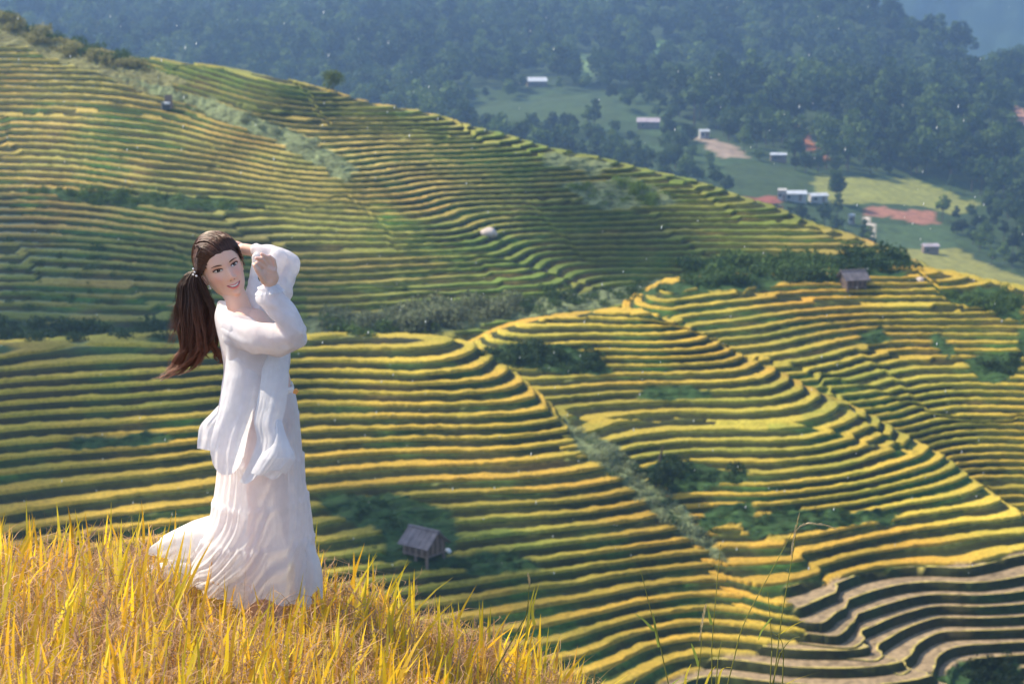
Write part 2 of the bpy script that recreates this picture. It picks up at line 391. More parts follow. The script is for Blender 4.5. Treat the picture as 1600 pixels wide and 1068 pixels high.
# ---------------------------------------------------------------- far mountainside
MP = cy([(1500,440,520),(1600,470,500),(1440,410,560),(1600,400,600),(1300,360,600),(1200,300,640),(1400,330,640),(1600,330,690),(1250,240,720),(1100,240,700),(1000,200,760),
         (850,200,740),(700,150,860),(950,130,860),(830,130,880),(1150,130,930),(1350,180,830),(1600,200,900),(1600,100,1080),(1500,85,1080),(1400,40,1130),(1340,-5,1160),
         (1200,0,1180),(1000,0,1200),(800,0,1230),(600,60,1060),(400,60,1040),(200,20,1150),(400,-40,1280),(0,-40,1250),(0,100,950),(400,160,820),(1000,-80,1330),(600,-100,1400),(1300,-60,1280),
         (1850,400,620),(1850,120,1100),(-250,-40,1250),(-250,160,860),(700,300,620),(400,300,600),(1000,420,500),(0,300,620)])
MT = rbf([tuple(p) for p in MP]+[(260,1250,-85),(330,1400,-130),(200,1480,-110),(430,1300,-130),(150,480,-96),(0,430,-96),(-180,430,-96),(0,1900,-20),(-300,1700,20)], 2e-3)
OPEN = [
 ([(735,168),(765,152),(830,165),(850,150),(945,152),(960,170),(985,188),(900,196),(850,188),(800,205),(760,190)], (.040,.066,.020)),
 ([(1035,120),(1060,105),(1090,120),(1070,135)], (.14,.2,.07)),
 ([(885,90),(935,80),(950,110),(900,125)], (.13,.2,.07)),
 ([(1130,258),(1230,262),(1270,285),(1260,312),(1150,300)], (.038,.062,.020)),
 ([(1272,275),(1415,278),(1480,300),(1530,320),(1500,335),(1440,320),(1300,318),(1270,300)], (.20,.21,.05)),
 ([(1155,306),(1215,308),(1218,326),(1170,326)], (.22,.075,.05)),
 ([(1235,188),(1256,200),(1272,222),(1296,250),(1284,256),(1262,238),(1245,215)], (.30,.12,.06)),
 ([(1348,322),(1400,328),(1452,326),(1470,350),(1440,352),(1410,342),(1350,338)], (.28,.13,.085)),
 ([(1352,338),(1366,345),(1369,358),(1360,374),(1355,372),(1362,358),(1350,345)], (.6,.52,.45)),
 ([(1370,350),(1470,352),(1500,370),(1490,392),(1380,388)], (.05,.085,.03)),
 ([(1385,390),(1500,388),(1540,415),(1600,430),(1640,470),(1500,440),(1400,420)], (.20,.20,.05)),
 ([(1085,212),(1120,218),(1160,235),(1175,248),(1130,248),(1100,228)], (.26,.20,.15)),
 ([(1500,90),(1600,95),(1600,105),(1530,104)], (.2,.2,.12)),
 ([(1570,165),(1600,170),(1610,195),(1585,190)], (.42,.22,.15)),
 ([(1510,165),(1525,170),(1522,182),(1508,180)], (.42,.22,.15)),
 ([(1500,105),(1540,105),(1545,120),(1515,122)], (.16,.26,.06)),
 ([(1000,80),(1030,60),(1060,70),(1040,90)], (.10,.18,.06)),
]
THIN = [(720,140),(1000,140),(1100,210),(1200,240),(1290,268),(1430,272),(1500,290),(1560,330),(1600,400),(1600,480),(1200,480),(1100,320),(900,250),(700,210)]
def mz(x, y):
    return MT(x, y)+(5*fbm(x/90, y/90, 201)+20*fbm(x/210, y/210, 231))*sstep(620, 900, y)
ys = np.concatenate([np.arange(430, 760, 3.0), np.arange(760, 1500, 5.0), np.arange(1500, 2000, 20.)])
us = np.linspace(-.36, .36, 260)
Yg, Ug = np.meshgrid(ys, us, indexing='ij'); Xg = Ug*Yg
Zg = mz(Xg, Yg)+1.0*fbm(Xg/14, Yg/14, 203)
pu, pv = proj(Xg, Yg, Zg)
cg = np.empty(Xg.shape+(3,)); cg[:] = (.035, .060, .022)
cg *= (1+.4*fbm(Xg/20, Yg/20, 204))[..., None]
thin = inpoly(pu, pv, THIN); cg[thin] = (np.array([.035, .062, .020])*(1+.5*fbm(Xg/9, Yg/9, 206))[..., None])[thin]
jpu = pu+5*vnoise(Xg/6, Yg/6, 207); jpv = pv+3*vnoise(Xg/6, Yg/6, 208)
openm = np.zeros(Xg.shape, bool)
for poly, c in OPEN:
    m = inpoly(jpu, jpv, poly); openm |= m
    cc = np.array(c)*(1+.2*fbm(Xg/5, Yg/5, 209))[..., None]
    if abs(c[0]-c[1]) < .03 and c[0] > .2:      # terraced fields: bank between the strips
        st = (np.floor(Zg/.55) % 2)[..., None]; cc = cc*(.45+.55*st)
    cg[m] = cc[m]
n0, n1 = Xg.shape; idx = np.arange(n0*n1).reshape(n0, n1)
Fq = np.stack([idx[:-1, :-1], idx[:-1, 1:], idx[1:, 1:], idx[1:, :-1]], -1).reshape(-1, 4)
mt_mount = simple_mat('mountain_ground', (0, 0, 0), .9, nscale=.4, lo=.7, hi=1.3, attr=True, spec=.1)
o = mesh_np('mountainside', np.stack([Xg, Yg, Zg], -1).reshape(-1, 3), Fq, mt_mount, None, cg.reshape(-1, 3), True); o['kind'] = 'structure'
# the blue mountain behind
ys2 = np.linspace(1750, 3300, 150); us2 = np.linspace(-.4, .55, 260); Yh, Uh = np.meshgrid(ys2, us2, indexing='ij'); Xh = Uh*Yh
Zh = -260+(Yh-1750)*.42+60*fbm(Xh/330, Yh/330, 301)-70*sstep(200, -500, Xh)+7*np.abs(fbm(Xh/30, Yh/30, 303))+6*vnoise(Xh/14, Yh/14, 305)
idx = np.arange(Xh.size).reshape(Xh.shape)
Fh = np.stack([idx[:-1, :-1], idx[:-1, 1:], idx[1:, 1:], idx[1:, :-1]], -1).reshape(-1, 4)
ch = np.empty(Xh.shape+(3,)); ch[:] = (.03, .055, .022); ch *= (1+.6*fbm(Xh/40, Yh/40, 304))[..., None]
o = mesh_np('distant_mountain', np.stack([Xh, Yh, Zh], -1).reshape(-1, 3), Fh, mt_mount, None, ch.reshape(-1, 3), True); o['kind'] = 'structure'
# valley floor that closes the scene under everything
o = mesh_np('valley_floor', [(-2500, -60, -135), (3000, -60, -135), (3000, 3600, -135), (-2500, 3600, -135)], [(0, 1, 2, 3)], mt_mount, None, np.tile([.04, .07, .03], (4, 1))); o['kind'] = 'structure'

# ---------------------------------------------------------------- trees
def leaf_mat(name, col, lo=.6, hi=1.5):
    m, n, b, out = new_mat(name)
    oi = n.nodes.new('ShaderNodeObjectInfo'); rp = n.nodes.new('ShaderNodeValToRGB')
    e = rp.color_ramp.elements; e[0].color = (*[c*lo*.7 for c in col], 1); e[1].color = (col[0]*hi*1.7, col[1]*hi*1.4, col[2]*hi*.9, 1)
    x = e.new(.5); x.color = (*col, 1)
    n.links.new(oi.outputs['Random'], rp.inputs[0])
    s = noise_mul(n, rp.outputs[0], .9, .7, 1.35)
    n.links.new(s, b.inputs['Base Color']); b.inputs['Roughness'].default_value = .75; b.inputs['Specular IOR Level'].default_value = .15
    t = n.nodes.new('ShaderNodeBsdfTranslucent'); n.links.new(s, t.inputs[0]); mx = n.nodes.new('ShaderNodeMixShader'); mx.inputs[0].default_value = .3
    n.links.new(b.outputs[0], mx.inputs[1]); n.links.new(t.outputs[0], mx.inputs[2]); n.links.new(mx.outputs[0], out.inputs['Surface'])
    return m
mt_leaf = leaf_mat('forest_leaves', (.042, .080, .024))
mt_bush = leaf_mat('bush_leaves', (.060, .110, .035))
mt_bushp = leaf_mat('pale_bush_leaves', (.13, .19, .09))
mt_bark = simple_mat('bark', (.09, .07, .05), .9, nscale=3)
def leaf_cloud(lobes, n, size, seed, squash=.8):
    """leaf quads scattered through the shells of several lobes; returns V, F"""
    r = np.random.default_rng(seed); L = np.array(lobes, float)     # x, y, z, radius
    w = L[:, 3]**2; k = r.choice(len(L), n, p=w/w.sum())
    d = r.normal(size=(n, 3)); d /= np.linalg.norm(d, axis=1)[:, None]
    rad = L[k, 3]*(1-.35*r.random(n)**2)*(1+.12*r.normal(size=n))
    P = L[k, :3]+d*rad[:, None]*np.array([1, 1, squash])
    nrm = d+.7*r.normal(size=(n, 3)); nrm /= np.linalg.norm(nrm, axis=1)[:, None]
    a = np.cross(nrm, r.normal(size=(n, 3))); a /= np.linalg.norm(a, axis=1)[:, None]; b = np.cross(nrm, a)
    s = (size*(.6+.8*r.random(n)))[:, None]; a = a*s; b = b*s*.6
    V = np.stack([P-a, P-b*.9, P+a, P+b], 1).reshape(-1, 3)
    return V, np.arange(4*n).reshape(n, 4)
def trunk_mesh(h, r0, limbs, seed):
    r = np.random.default_rng(seed); V = []; F = []
    def tube(pts, rs, sides=6):
        base = len(V)
        for p, q in zip(pts, rs):
            for k in range(sides):
                a = 2*math.pi*k/sides; V.append((p[0]+q*math.cos(a), p[1]+q*math.sin(a), p[2]))
        for j in range(len(pts)-1):
            for k in range(sides):
                F.append((base+j*sides+k, base+j*sides+(k+1) % sides, base+(j+1)*sides+(k+1) % sides, base+(j+1)*sides+k))
    tube([(0, 0, -.6), (.03*h, 0, h*.35), (0, .03*h, h*.7), (0, 0, h)], [r0, r0*.75, r0*.45, r0*.15])
    for l in limbs:
        z0 = h*.45; e = Vector(l[:3]); tube([(0, 0, z0), (e.x*.5, e.y*.5, z0+(e.z-z0)*.6), tuple(e)], [r0*.4, r0*.25, r0*.08], 5)
    return np.array(V), np.array(F)
TREES = []
for k in range(6):
    r = random.Random(40+k); H = [7.5, 9, 8, 10, 6.5, 11][k]; W = [3.0, 3.2, 3.8, 2.8, 3.0, 2.4][k]
    lobes = [(0, 0, H*.62, W*.75), (0, 0, H*.85, W*.5)]
    for q in range(7):
        a = q*.9+r.random(); rr = W*(.35+.35*r.random()); lobes.append((rr*math.cos(a), rr*math.sin(a), H*(.42+.42*r.random()), W*(.32+.25*r.random())))
    V, F = leaf_cloud(lobes, 420, .50, 90+k)
    mc = bpy.data.meshes.new('tree_crown'); mc.from_pydata(V.tolist(), [], F.tolist()); mc.materials.append(mt_leaf)
    V2, F2_ = trunk_mesh(H*.85, .22, lobes[2:6], k); mtk = bpy.data.meshes.new('tree_trunk'); mtk.from_pydata(V2.tolist(), [], F2_.tolist()); mtk.materials.append(mt_bark)
    TREES.append((mc, mtk))
def put_tree(x, y, z, s, k, rz, label, group, cat='tree'):
    t = empty('forest_tree', (x, y, z), rz, label, cat, group); t.scale = (s, s, s)
    for nm, me in zip(('crown', 'trunk'), TREES[k]):
        c = bpy.data.objects.new(nm, me); COL.objects.link(c); c.parent = t
    return t
cand = []
Y = 445.0
while Y < 1420:
    sp = 7.4+.0042*(Y-450)
    xs_ = np.arange(-.285*Y, .285*Y, sp)+RNG.uniform(-.4, .4, len(np.arange(-.285*Y, .285*Y, sp)))*sp
    for x in xs_: cand.append((x, Y+RNG.uniform(-.45, .45)*sp))
    Y += sp*1.05
cand = np.array(cand); cx, cyy = cand[:, 0], cand[:, 1]
czv = mz(cx, cyy)
tu, tv = proj(cx, cyy, czv)
skv = np.interp(tu, *zip(*SKYL)); skv = np.where(tu > 1430, 425+.22*(tu-1430), skv)
op = np.zeros(len(cx), bool)
for poly, c in OPEN:
    g = poly; op |= inpoly(tu, tv, g) | inpoly(tu, tv-3, g)| inpoly(tu, tv-9, g)
for hu, hv, hr in [(838,135,22),(1013,201,24),(1100,216,14),(1216,253,20),(1240,316,30),(1278,318,22),(1453,397,18),(1330,352,10)]:
    op |= (np.abs(tu-hu) < hr) & (tv > hv-12) & (tv < hv+34)
for poly, c in OPEN:
    if c[0] > .3: op |= inpoly(tu, tv-16, poly) | inpoly(tu, tv-24, poly)
th = inpoly(tu, tv, THIN)
dens = fbm(cx/45, cyy/45, 222)
ok = (~op) & (tv < skv+25) & (tv > -60) & ((~th) | (dens > -.48+.45*RNG.random(len(cx)))) & (dens > -.62)
# ridge of the big forest group at the right
cx, cyy, czv, tu, tv, th = [q[ok] for q in (cx, cyy, czv, tu, tv, th)]
ssz = 1.05+.95*RNG.random(len(cx))**1.5; ssz = np.where(th, ssz*.62, ssz)*np.clip((cyy-450)/600+.5, .5, 1)
kk = RNG.integers(0, 6, len(cx)); rz = RNG.random(len(cx))*6.28
order = np.argsort(np.where(tv < skv[ok]-2, cyy, 1e6))
near = order[:290]; far = order[290:]
for i in near:
    lab = 'dark green broadleaf tree on the slope beyond the terraced hill'
    put_tree(cx[i], cyy[i], czv[i]-.3, ssz[i], int(kk[i]), rz[i], lab, 'trees of the valley wood')
# far wood: one object instancing the crown meshes
srcs = []
pts = bpy.data.meshes.new('far_forest'); pts.from_pydata([(float(cx[i]), float(cyy[i]), float(czv[i])) for i in far], [], [])
for nm, tp, data in (('tk', 'INT', kk[far]), ('ts', 'FLOAT', ssz[far]), ('tr', 'FLOAT', rz[far])):
    a = pts.attributes.new(nm, tp, 'POINT'); a.data.foreach_set('value', np.asarray(data, np.int32 if tp == 'INT' else np.float32))
ff = bpy.data.objects.new('far_forest', pts); COL.objects.link(ff); ff['kind'] = 'stuff'; ff['label'] = 'hazy green forest covering the mountainside behind'; ff['category'] = 'forest'
ng = bpy.data.node_groups.new('forest', 'GeometryNodeTree')
ng.interface.new_socket('Geometry', in_out='INPUT', socket_type='NodeSocketGeometry'); ng.interface.new_socket('Geometry', in_out='OUTPUT', socket_type='NodeSocketGeometry')
gi = ng.nodes.new('NodeGroupInput'); go = ng.nodes.new('NodeGroupOutput'); jn = ng.nodes.new('GeometryNodeJoinGeometry')
def attr(nm, tp):
    a = ng.nodes.new('GeometryNodeInputNamedAttribute'); a.data_type = tp; a.inputs[0].default_value = nm; return a
ak, as_, ar = attr('tk', 'INT'), attr('ts', 'FLOAT'), attr('tr', 'FLOAT')
cmb = ng.nodes.new('ShaderNodeCombineXYZ'); ng.links.new(ar.outputs['Attribute'], cmb.inputs[2])
crowns = {}
for o in list(SC.objects):
    if o.name.split('.')[0] == 'crown' and o.data.name not in crowns and o.parent and o.parent.name.startswith('forest_tree'): crowns[o.data.name] = o
for q in range(6):
    oi = ng.nodes.new('GeometryNodeObjectInfo'); oi.inputs['Object'].default_value = crowns[TREES[q][0].name]; oi.transform_space = 'ORIGINAL'
    cmp_ = ng.nodes.new('FunctionNodeCompare'); cmp_.data_type = 'INT'; cmp_.operation = 'EQUAL'; cmp_.inputs[3].default_value = q
    ng.links.new(ak.outputs['Attribute'], cmp_.inputs[2])
    ip = ng.nodes.new('GeometryNodeInstanceOnPoints'); ng.links.new(gi.outputs[0], ip.inputs['Points']); ng.links.new(cmp_.outputs[0], ip.inputs['Selection'])
    ng.links.new(oi.outputs['Geometry'], ip.inputs['Instance']); ng.links.new(cmb.outputs[0], ip.inputs['Rotation']); ng.links.new(as_.outputs['Attribute'], ip.inputs['Scale'])
    ng.links.new(ip.outputs[0], jn.inputs[0])
ng.links.new(jn.outputs[0], go.inputs[0])
md = ff.modifiers.new('forest', 'NODES'); md.node_group = ng
print('trees', len(near), len(far))

# ---------------------------------------------------------------- haze
bm = bmesh.new(); bm_box(bm, Vector((300, 1850, 100)), (6800, 3900, 480)); o = obj_bm('haze', bm); o['kind'] = 'stuff'; o['label'] = 'pale blue haze filling the valley air'; o['category'] = 'haze'
hm = bpy.data.materials.new('haze'); hm.use_nodes = True; hn = hm.node_tree; hn.nodes.remove(hn.nodes['Principled BSDF'])
pv_ = hn.nodes.new('ShaderNodeVolumePrincipled'); pv_.inputs['Color'].default_value = (.36, .58, .97, 1); pv_.inputs['Density'].default_value = .00037
pv_.inputs['Anisotropy'].default_value = .55
hn.links.new(pv_.outputs[0], hn.nodes['Material Output'].inputs['Volume']); o.data.materials.append(hm)
# ---------------------------------------------------------------- the foreground bank with dry rice
PD = 7.2                                    # the woman stands this far ahead
def ground_z(x, y):
    x = np.asarray(x, float); y = np.asarray(y, float)
    z = -1.66-.16*y-.16*np.maximum(0, x+1.35)-.30*np.maximum(0, x+.55)-.30*np.maximum(0, x-.15)
    return z-.9*np.maximum(0, y-7.75)+.03*vnoise(x*1.5, y*1.5, 400)
gx, gy = np.meshgrid(np.linspace(-7, 5, 150), np.linspace(-1.5, 12, 150))
gz = ground_z(gx, gy); idx = np.arange(gx.size).reshape(gx.shape)
Fg = np.stack([idx[:-1, :-1], idx[:-1, 1:], idx[1:, 1:], idx[1:, :-1]], -1).reshape(-1, 4)
mt_soil = simple_mat('dry_soil', (.10, .065, .03), .95, nscale=9, lo=.5, hi=1.5)
o = mesh_np('ground', np.stack([gx, gy, gz], -1).reshape(-1, 3), Fg, mt_soil, None, None, True); o['kind'] = 'structure'

def ribbons(P0, L, W, az, lean, curve, segs, col0, col1, face=None, prof=None, wob=0):
    """n curved tapering blades; az = direction of lean, curve = extra bend towards the tip"""
    n = len(P0); t = np.linspace(0, 1, segs+1)
    ang = lean[:, None]+curve[:, None]*t[None]**1.5
    dl = (L/segs)[:, None]
    h = np.concatenate([np.zeros((n, 1)), np.cumsum(np.sin((ang[:, 1:]+ang[:, :-1])/2)*dl, 1)], 1)
    zz = np.concatenate([np.zeros((n, 1)), np.cumsum(np.cos((ang[:, 1:]+ang[:, :-1])/2)*dl, 1)], 1)
    a2 = az[:, None]+wob*np.sin(t[None]*6+az[:, None]*5)
    C = np.stack([P0[:, 0:1]+h*np.cos(a2), P0[:, 1:2]+h*np.sin(a2), P0[:, 2:3]+zz], -1)
    if face is None: face = RNG.normal(0, .6, n)              # 0 = broad side to the camera
    side = np.stack([np.cos(face), np.sin(face), np.zeros(n)], -1)[:, None, :]
    pr = (prof if prof is not None else np.minimum(1, (t*5+.35))*(1-t**2.6))[None, :, None]*W[:, None, None]/2
    A = C-side*pr; B = C+side*pr
    V = np.stack([A, B], 2).reshape(n, -1, 3)                 # n, 2*(segs+1), 3
    base = (np.arange(n)*2*(segs+1))[:, None, None]
    q = np.array([[2*k, 2*k+1, 2*k+3, 2*k+2] for k in range(segs)])[None]
    F = (base+q).reshape(-1, 4)
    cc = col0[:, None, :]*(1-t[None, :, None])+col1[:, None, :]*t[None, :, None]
    cc = np.repeat(cc, 2, axis=1)
    return V.reshape(-1, 3), F, cc.reshape(-1, 3)
def join(parts):
    V = []; F = []; C = []; b = 0
    for v, f, c in parts:
        V.append(v); F.append(f+b); C.append(c); b += len(v)
    return np.concatenate(V), np.concatenate(F), np.concatenate(C)
WX = at(412, 900, PD).x
def spots(n, y0=4.0, y1=8.05, xr=.62):
    y = RNG.uniform(y0, y1, n*3); x = RNG.uniform(-2.5, 1.1, n*3)
    k = (((x-WX)/.25)**2+((y-PD)/.24)**2 > 1) & (x > -.275*y-.35) & (x < xr-.02*y+.25*vnoise(y*2, x*2, 8)); x, y = x[k][:n], y[k][:n]
    return np.stack([x, y, ground_z(x, y)], -1)
def pick(cols, n, jit=.15):
    c = np.array(cols)[RNG.integers(0, len(cols), n)]
    return np.clip(c*(1+RNG.normal(0, jit, (n, 1))), 0, 1)
def env(P):  # sward height: taller at the left, lower in front of the skirt
    return np.clip(.59+.05*vnoise(P[:, 0]*2, P[:, 1]*2, 33)-.03*np.exp(-((P[:, 0]+.95)/.4)**2)-.05*sstep(-.9, -.3, P[:, 0]), .3, .8)
mt_blade = simple_mat('rice_blade', (0, 0, 0), .55, nscale=14, lo=.85, hi=1.2, attr=True, translucent=.55, spec=.35)
parts = []
P = spots(7600); n = len(P); e = env(P)                        # broad yellow leaves
big = RNG.random(n) < .30
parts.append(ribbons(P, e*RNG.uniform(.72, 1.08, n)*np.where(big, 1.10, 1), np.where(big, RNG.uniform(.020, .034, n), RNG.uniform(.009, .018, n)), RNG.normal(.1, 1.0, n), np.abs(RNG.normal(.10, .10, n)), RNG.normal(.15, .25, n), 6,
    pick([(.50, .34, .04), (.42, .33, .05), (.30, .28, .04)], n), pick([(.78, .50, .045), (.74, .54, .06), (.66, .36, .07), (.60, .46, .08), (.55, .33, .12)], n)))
P = spots(1500); n = len(P); e = env(P)                        # the tall flag leaves
parts.append(ribbons(P, e*RNG.uniform(1.0, 1.30, n), RNG.uniform(.020, .033, n), RNG.normal(.1, 1.0, n), np.abs(RNG.normal(.09, .10, n)), RNG.normal(.15, .35, n), 7,
    pick([(.60, .44, .04), (.44, .40, .05)], n), pick([(.88, .62, .03), (.90, .58, .035), (.84, .46, .03), (.70, .56, .05)], n, .1), face=RNG.normal(0, .4, n)))
P = spots(8500); n = len(P); e = env(P)                        # drooping, folded leaves inside the sward
parts.append(ribbons(P, e*RNG.uniform(.7, 1.2, n), RNG.uniform(.004, .010, n), RNG.uniform(0, 6.28, n), np.abs(RNG.normal(.25, .2, n)), RNG.uniform(.8, 2.6, n), 8,
    pick([(.34, .25, .08), (.26, .24, .06)], n), pick([(.62, .40, .12), (.55, .36, .15), (.60, .30, .08), (.48, .30, .16)], n)))
P = spots(21000); n = len(P); e = env(P)                       # dry ears: thin, strongly curled, pinkish straw
P[:, 2] += e*RNG.uniform(.45, .95, n)
parts.append(ribbons(P, RNG.uniform(.10, .24, n), RNG.uniform(.003, .0058, n), RNG.uniform(0, 6.28, n), RNG.uniform(.2, 1.2, n), RNG.uniform(.8, 2.8, n), 6,
    pick([(.36, .23, .14), (.42, .28, .18)], n), pick([(.68, .43, .22), (.60, .34, .20), (.76, .52, .26), (.46, .25, .15)], n), wob=.5))
P = spots(1900); n = len(P); e = env(P)                        # fine stalks above the rest
parts.append(ribbons(P, e*RNG.uniform(1.0, 1.32, n), RNG.uniform(.0016, .0034, n), RNG.uniform(0, 6.28, n), np.abs(RNG.normal(.12, .14, n)), RNG.normal(.25, .5, n), 7,
    pick([(.30, .20, .10)], n), pick([(.34, .19, .12), (.42, .26, .14), (.25, .14, .10)], n)))
V, F, C = join(parts)
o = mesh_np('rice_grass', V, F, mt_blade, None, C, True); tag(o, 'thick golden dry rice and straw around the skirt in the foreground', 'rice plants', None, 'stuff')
# ears hung with grains
mt_grain = simple_mat('rice_grain', (0, 0, 0), .6, attr=True, translucent=.2)
P = spots(900); n = len(P); e = env(P); GV = []; GF = []; GC = []
for i in range(n):
    az = RNG.uniform(0, 6.28); base = Vector(P[i])+Vector((0, 0, float(e[i])*RNG.uniform(.75, .98))); L = RNG.uniform(.10, .17); col = np.array([.52, .36, .22])*RNG.uniform(.75, 1.25)
    for k in range(16):
        t = k/15; a = .4+2.2*t; p = base+Vector((math.cos(az), math.sin(az), 0))*(L*.75*math.sin(min(a, 3)*.55))+Vector((0, 0, L*.35*math.sin(a)-L*.5*t*t))
        d = Vector(RNG.normal(0, 1, 3)).normalized()*.0026; ax = Vector((math.cos(az)*.5, math.sin(az)*.5, -.6+RNG.normal(0, .3))).normalized()*.0055
        q = p+Vector(RNG.normal(0, .0035, 3)); s = d.cross(ax).normalized()*.0022; b = len(GV)
        GV += [q-ax, q+d, q+s, q-d, q-s, q+ax]; GC += [col]*6
        GF += [(b, b+1, b+2), (b, b+2, b+3), (b, b+3, b+4), (b, b+4, b+1), (b+5, b+2, b+1), (b+5, b+3, b+2), (b+5, b+4, b+3), (b+5, b+1, b+4)]
o = mesh_np('rice_ears', np.array([tuple(v) for v in GV]), np.array(GF), mt_grain, None, np.array(GC)); tag(o, 'drooping pinkish brown rice ears among the golden leaves', 'rice ears', None, 'stuff')

# tall single grasses at the right edge of the bank
def tube_np(pts, rs, sides=5):
    V = []; F = []
    for j, (p, r) in enumerate(zip(pts, rs)):
        p = Vector(p); d = (Vector(pts[min(j+1, len(pts)-1)])-Vector(pts[max(j-1, 0)])).normalized(); a = d.orthogonal().normalized(); b = d.cross(a)
        for k in range(sides):
            w = 2*math.pi*k/sides; V.append(tuple(p+a*(r*math.cos(w))+b*(r*math.sin(w))))
    for j in range(len(pts)-1):
        for k in range(sides): F.append((j*sides+k, j*sides+(k+1) % sides, (j+1)*sides+(k+1) % sides, (j+1)*sides+k))
    return np.array(V), np.array(F)
mt_stem = simple_mat('grass_stem', (.24, .24, .06), .6, nscale=8, translucent=.2)
mt_seed = simple_mat('seed_head', (.55, .45, .28), .7, nscale=30, translucent=.3)
mt_green = simple_mat('grass_leaf', (.30, .36, .07), .6, nscale=10, translucent=.4)
mt_gold = simple_mat('gold_leaf', (.66, .52, .06), .6, nscale=10, translucent=.4)
def smooth_path(pts, n):
    pts = [Vector(p) for p in pts]; out = []
    for i in range(n+1):
        t = i/n*(len(pts)-1); k = min(int(t), len(pts)-2); f = t-k
        p0, p1, p2, p3 = pts[max(k-1, 0)], pts[k], pts[k+1], pts[min(k+2, len(pts)-1)]
        out.append(.5*((2*p1)+(p2-p0)*f+(2*p0-5*p1+4*p2-p3)*f*f+(3*p1-p0-3*p2+p3)*f**3))
    return out
def grass_plant(label, Y, stems, heads, leaves):
    u0, v0 = stems[0][0]; base = at(u0, v0, Y); gz_ = float(ground_z(base.x, Y))
    t = empty('tall_grass', (base.x, Y, gz_), 0, label, 'grass', 'tall grasses at the edge of the bank')
    org = Vector((base.x, Y, gz_))
    for s in stems:
        p = [at(u, v, Y) for u, v in s]; d0 = p[0]-p[1]; 
        root = p[0]+Vector((d0.x, 0, d0.z)).normalized()*max(0, (p[0].z-float(ground_z(p[0].x, Y)))/max(.3, abs(d0.normalized().z)))
        V, F = tube_np(smooth_path([q-org for q in [root]+p], 16), np.linspace(.0028, .0010, 17)); mesh_np('stem', V, F, mt_stem, t)
    for h in heads:
        p = smooth_path([at(u, v, Y)-org for u, v in h], 26); V = []; F = []
        for k, q in enumerate(p):
            for m in range(3):
                d = Vector(RNG.normal(0, 1, 3)).normalized(); w = .006*math.sin(math.pi*min(1, (k+2)/28))+.001
                dirv = (p[min(k+1, 26)]-p[max(k-1, 0)]).normalized(); a = q+d*w*.3; b = q+dirv*.014+d*w; s = dirv.cross(d).normalized()*.0014; i0 = len(V)
                V += [tuple(a-s), tuple(a+s), tuple(b+s*.4), tuple(b-s*.4)]; F.append((i0, i0+1, i0+2, i0+3))
        mesh_np('seed_head', np.array(V), np.array(F), mt_seed, t)
    for lf, gold in leaves:
        p = smooth_path([at(u, v, Y)-org for u, v in lf], 10); V = []; F = []
        for k, q in enumerate(p):
            w = .0055*(1-(k/10)**2)+.0004; s = Vector((.9, .3, .1))*w; V += [tuple(q-s), tuple(q+s)]
        F = [(2*k, 2*k+1, 2*k+3, 2*k+2) for k in range(10)]; mesh_np('leaf', np.array(V), np.array(F), mt_gold if gold else mt_green, t)
    return t
grass_plant('tall leaning grass with a drooping feathery seed head, right of centre', 6.9,
    [[(1136, 1072), (1160, 980), (1198, 905), (1238, 832)], [(1208, 1072), (1222, 960), (1238, 870), (1248, 806)]],
    [[(1236, 870), (1240, 840), (1248, 806)], [(1240, 832), (1256, 819), (1280, 818), (1302, 824)]],
    [([(1205, 965), (1190, 985), (1185, 1000)], False), ([(1218, 990), (1240, 976), (1265, 965)], True)])
grass_plant('thin upright green grass stalk with one side leaf before the golden terraces', 6.6,
    [[(1046, 1075), (1032, 1010), (1016, 950), (1001, 890)]], [], [([(1022, 985), (1006, 968), (992, 958)], False), ([(1030, 1010), (1024, 980), (1020, 955)], False), ([(1046, 1072), (1062, 1060), (1078, 1062)], False)])
grass_plant('clump of grass with narrow brown seed spikes and yellow curled leaves', 6.7,
    [[(1088, 1075), (1094, 1030), (1097, 985)], [(1112, 1075), (1113, 1000), (1126, 850)], [(1118, 1078), (1122, 1030), (1128, 1000)]],
    [[(1093, 1000), (1098, 965), (1102, 948)]], [([(1070, 1078), (1072, 1055), (1080, 1036)], True), ([(1100, 1075), (1110, 1050), (1118, 1040)], True), ([(1120, 1075), (1128, 1045), (1144, 1042)], True), ([(1092, 1040), (1084, 1015), (1080, 1004)], False), ([(1112, 975), (1108, 960), (1106, 946)], False)])
grass_plant('pale bent grass stalks crossing each other below the feathery seed head', 6.8,
    [[(1222, 1078), (1224, 1030), (1221, 1000), (1206, 988)], [(1206, 1072), (1218, 1025), (1234, 1000), (1250, 994)], [(1203, 1072), (1206, 1010), (1200, 925)]],
    [], [([(1216, 1075), (1250, 1058), (1304, 1044)], True)])
grass_plant('short grass stalk with a small closed seed head over the rice leaves', 6.9,
    [[(800, 1000), (822, 960), (826, 925), (827, 912)]], [[(827, 916), (827, 908), (826, 900)]], [([(835, 975), (832, 950), (842, 912)], True), ([(822, 1000), (828, 950), (836, 915)], True)])
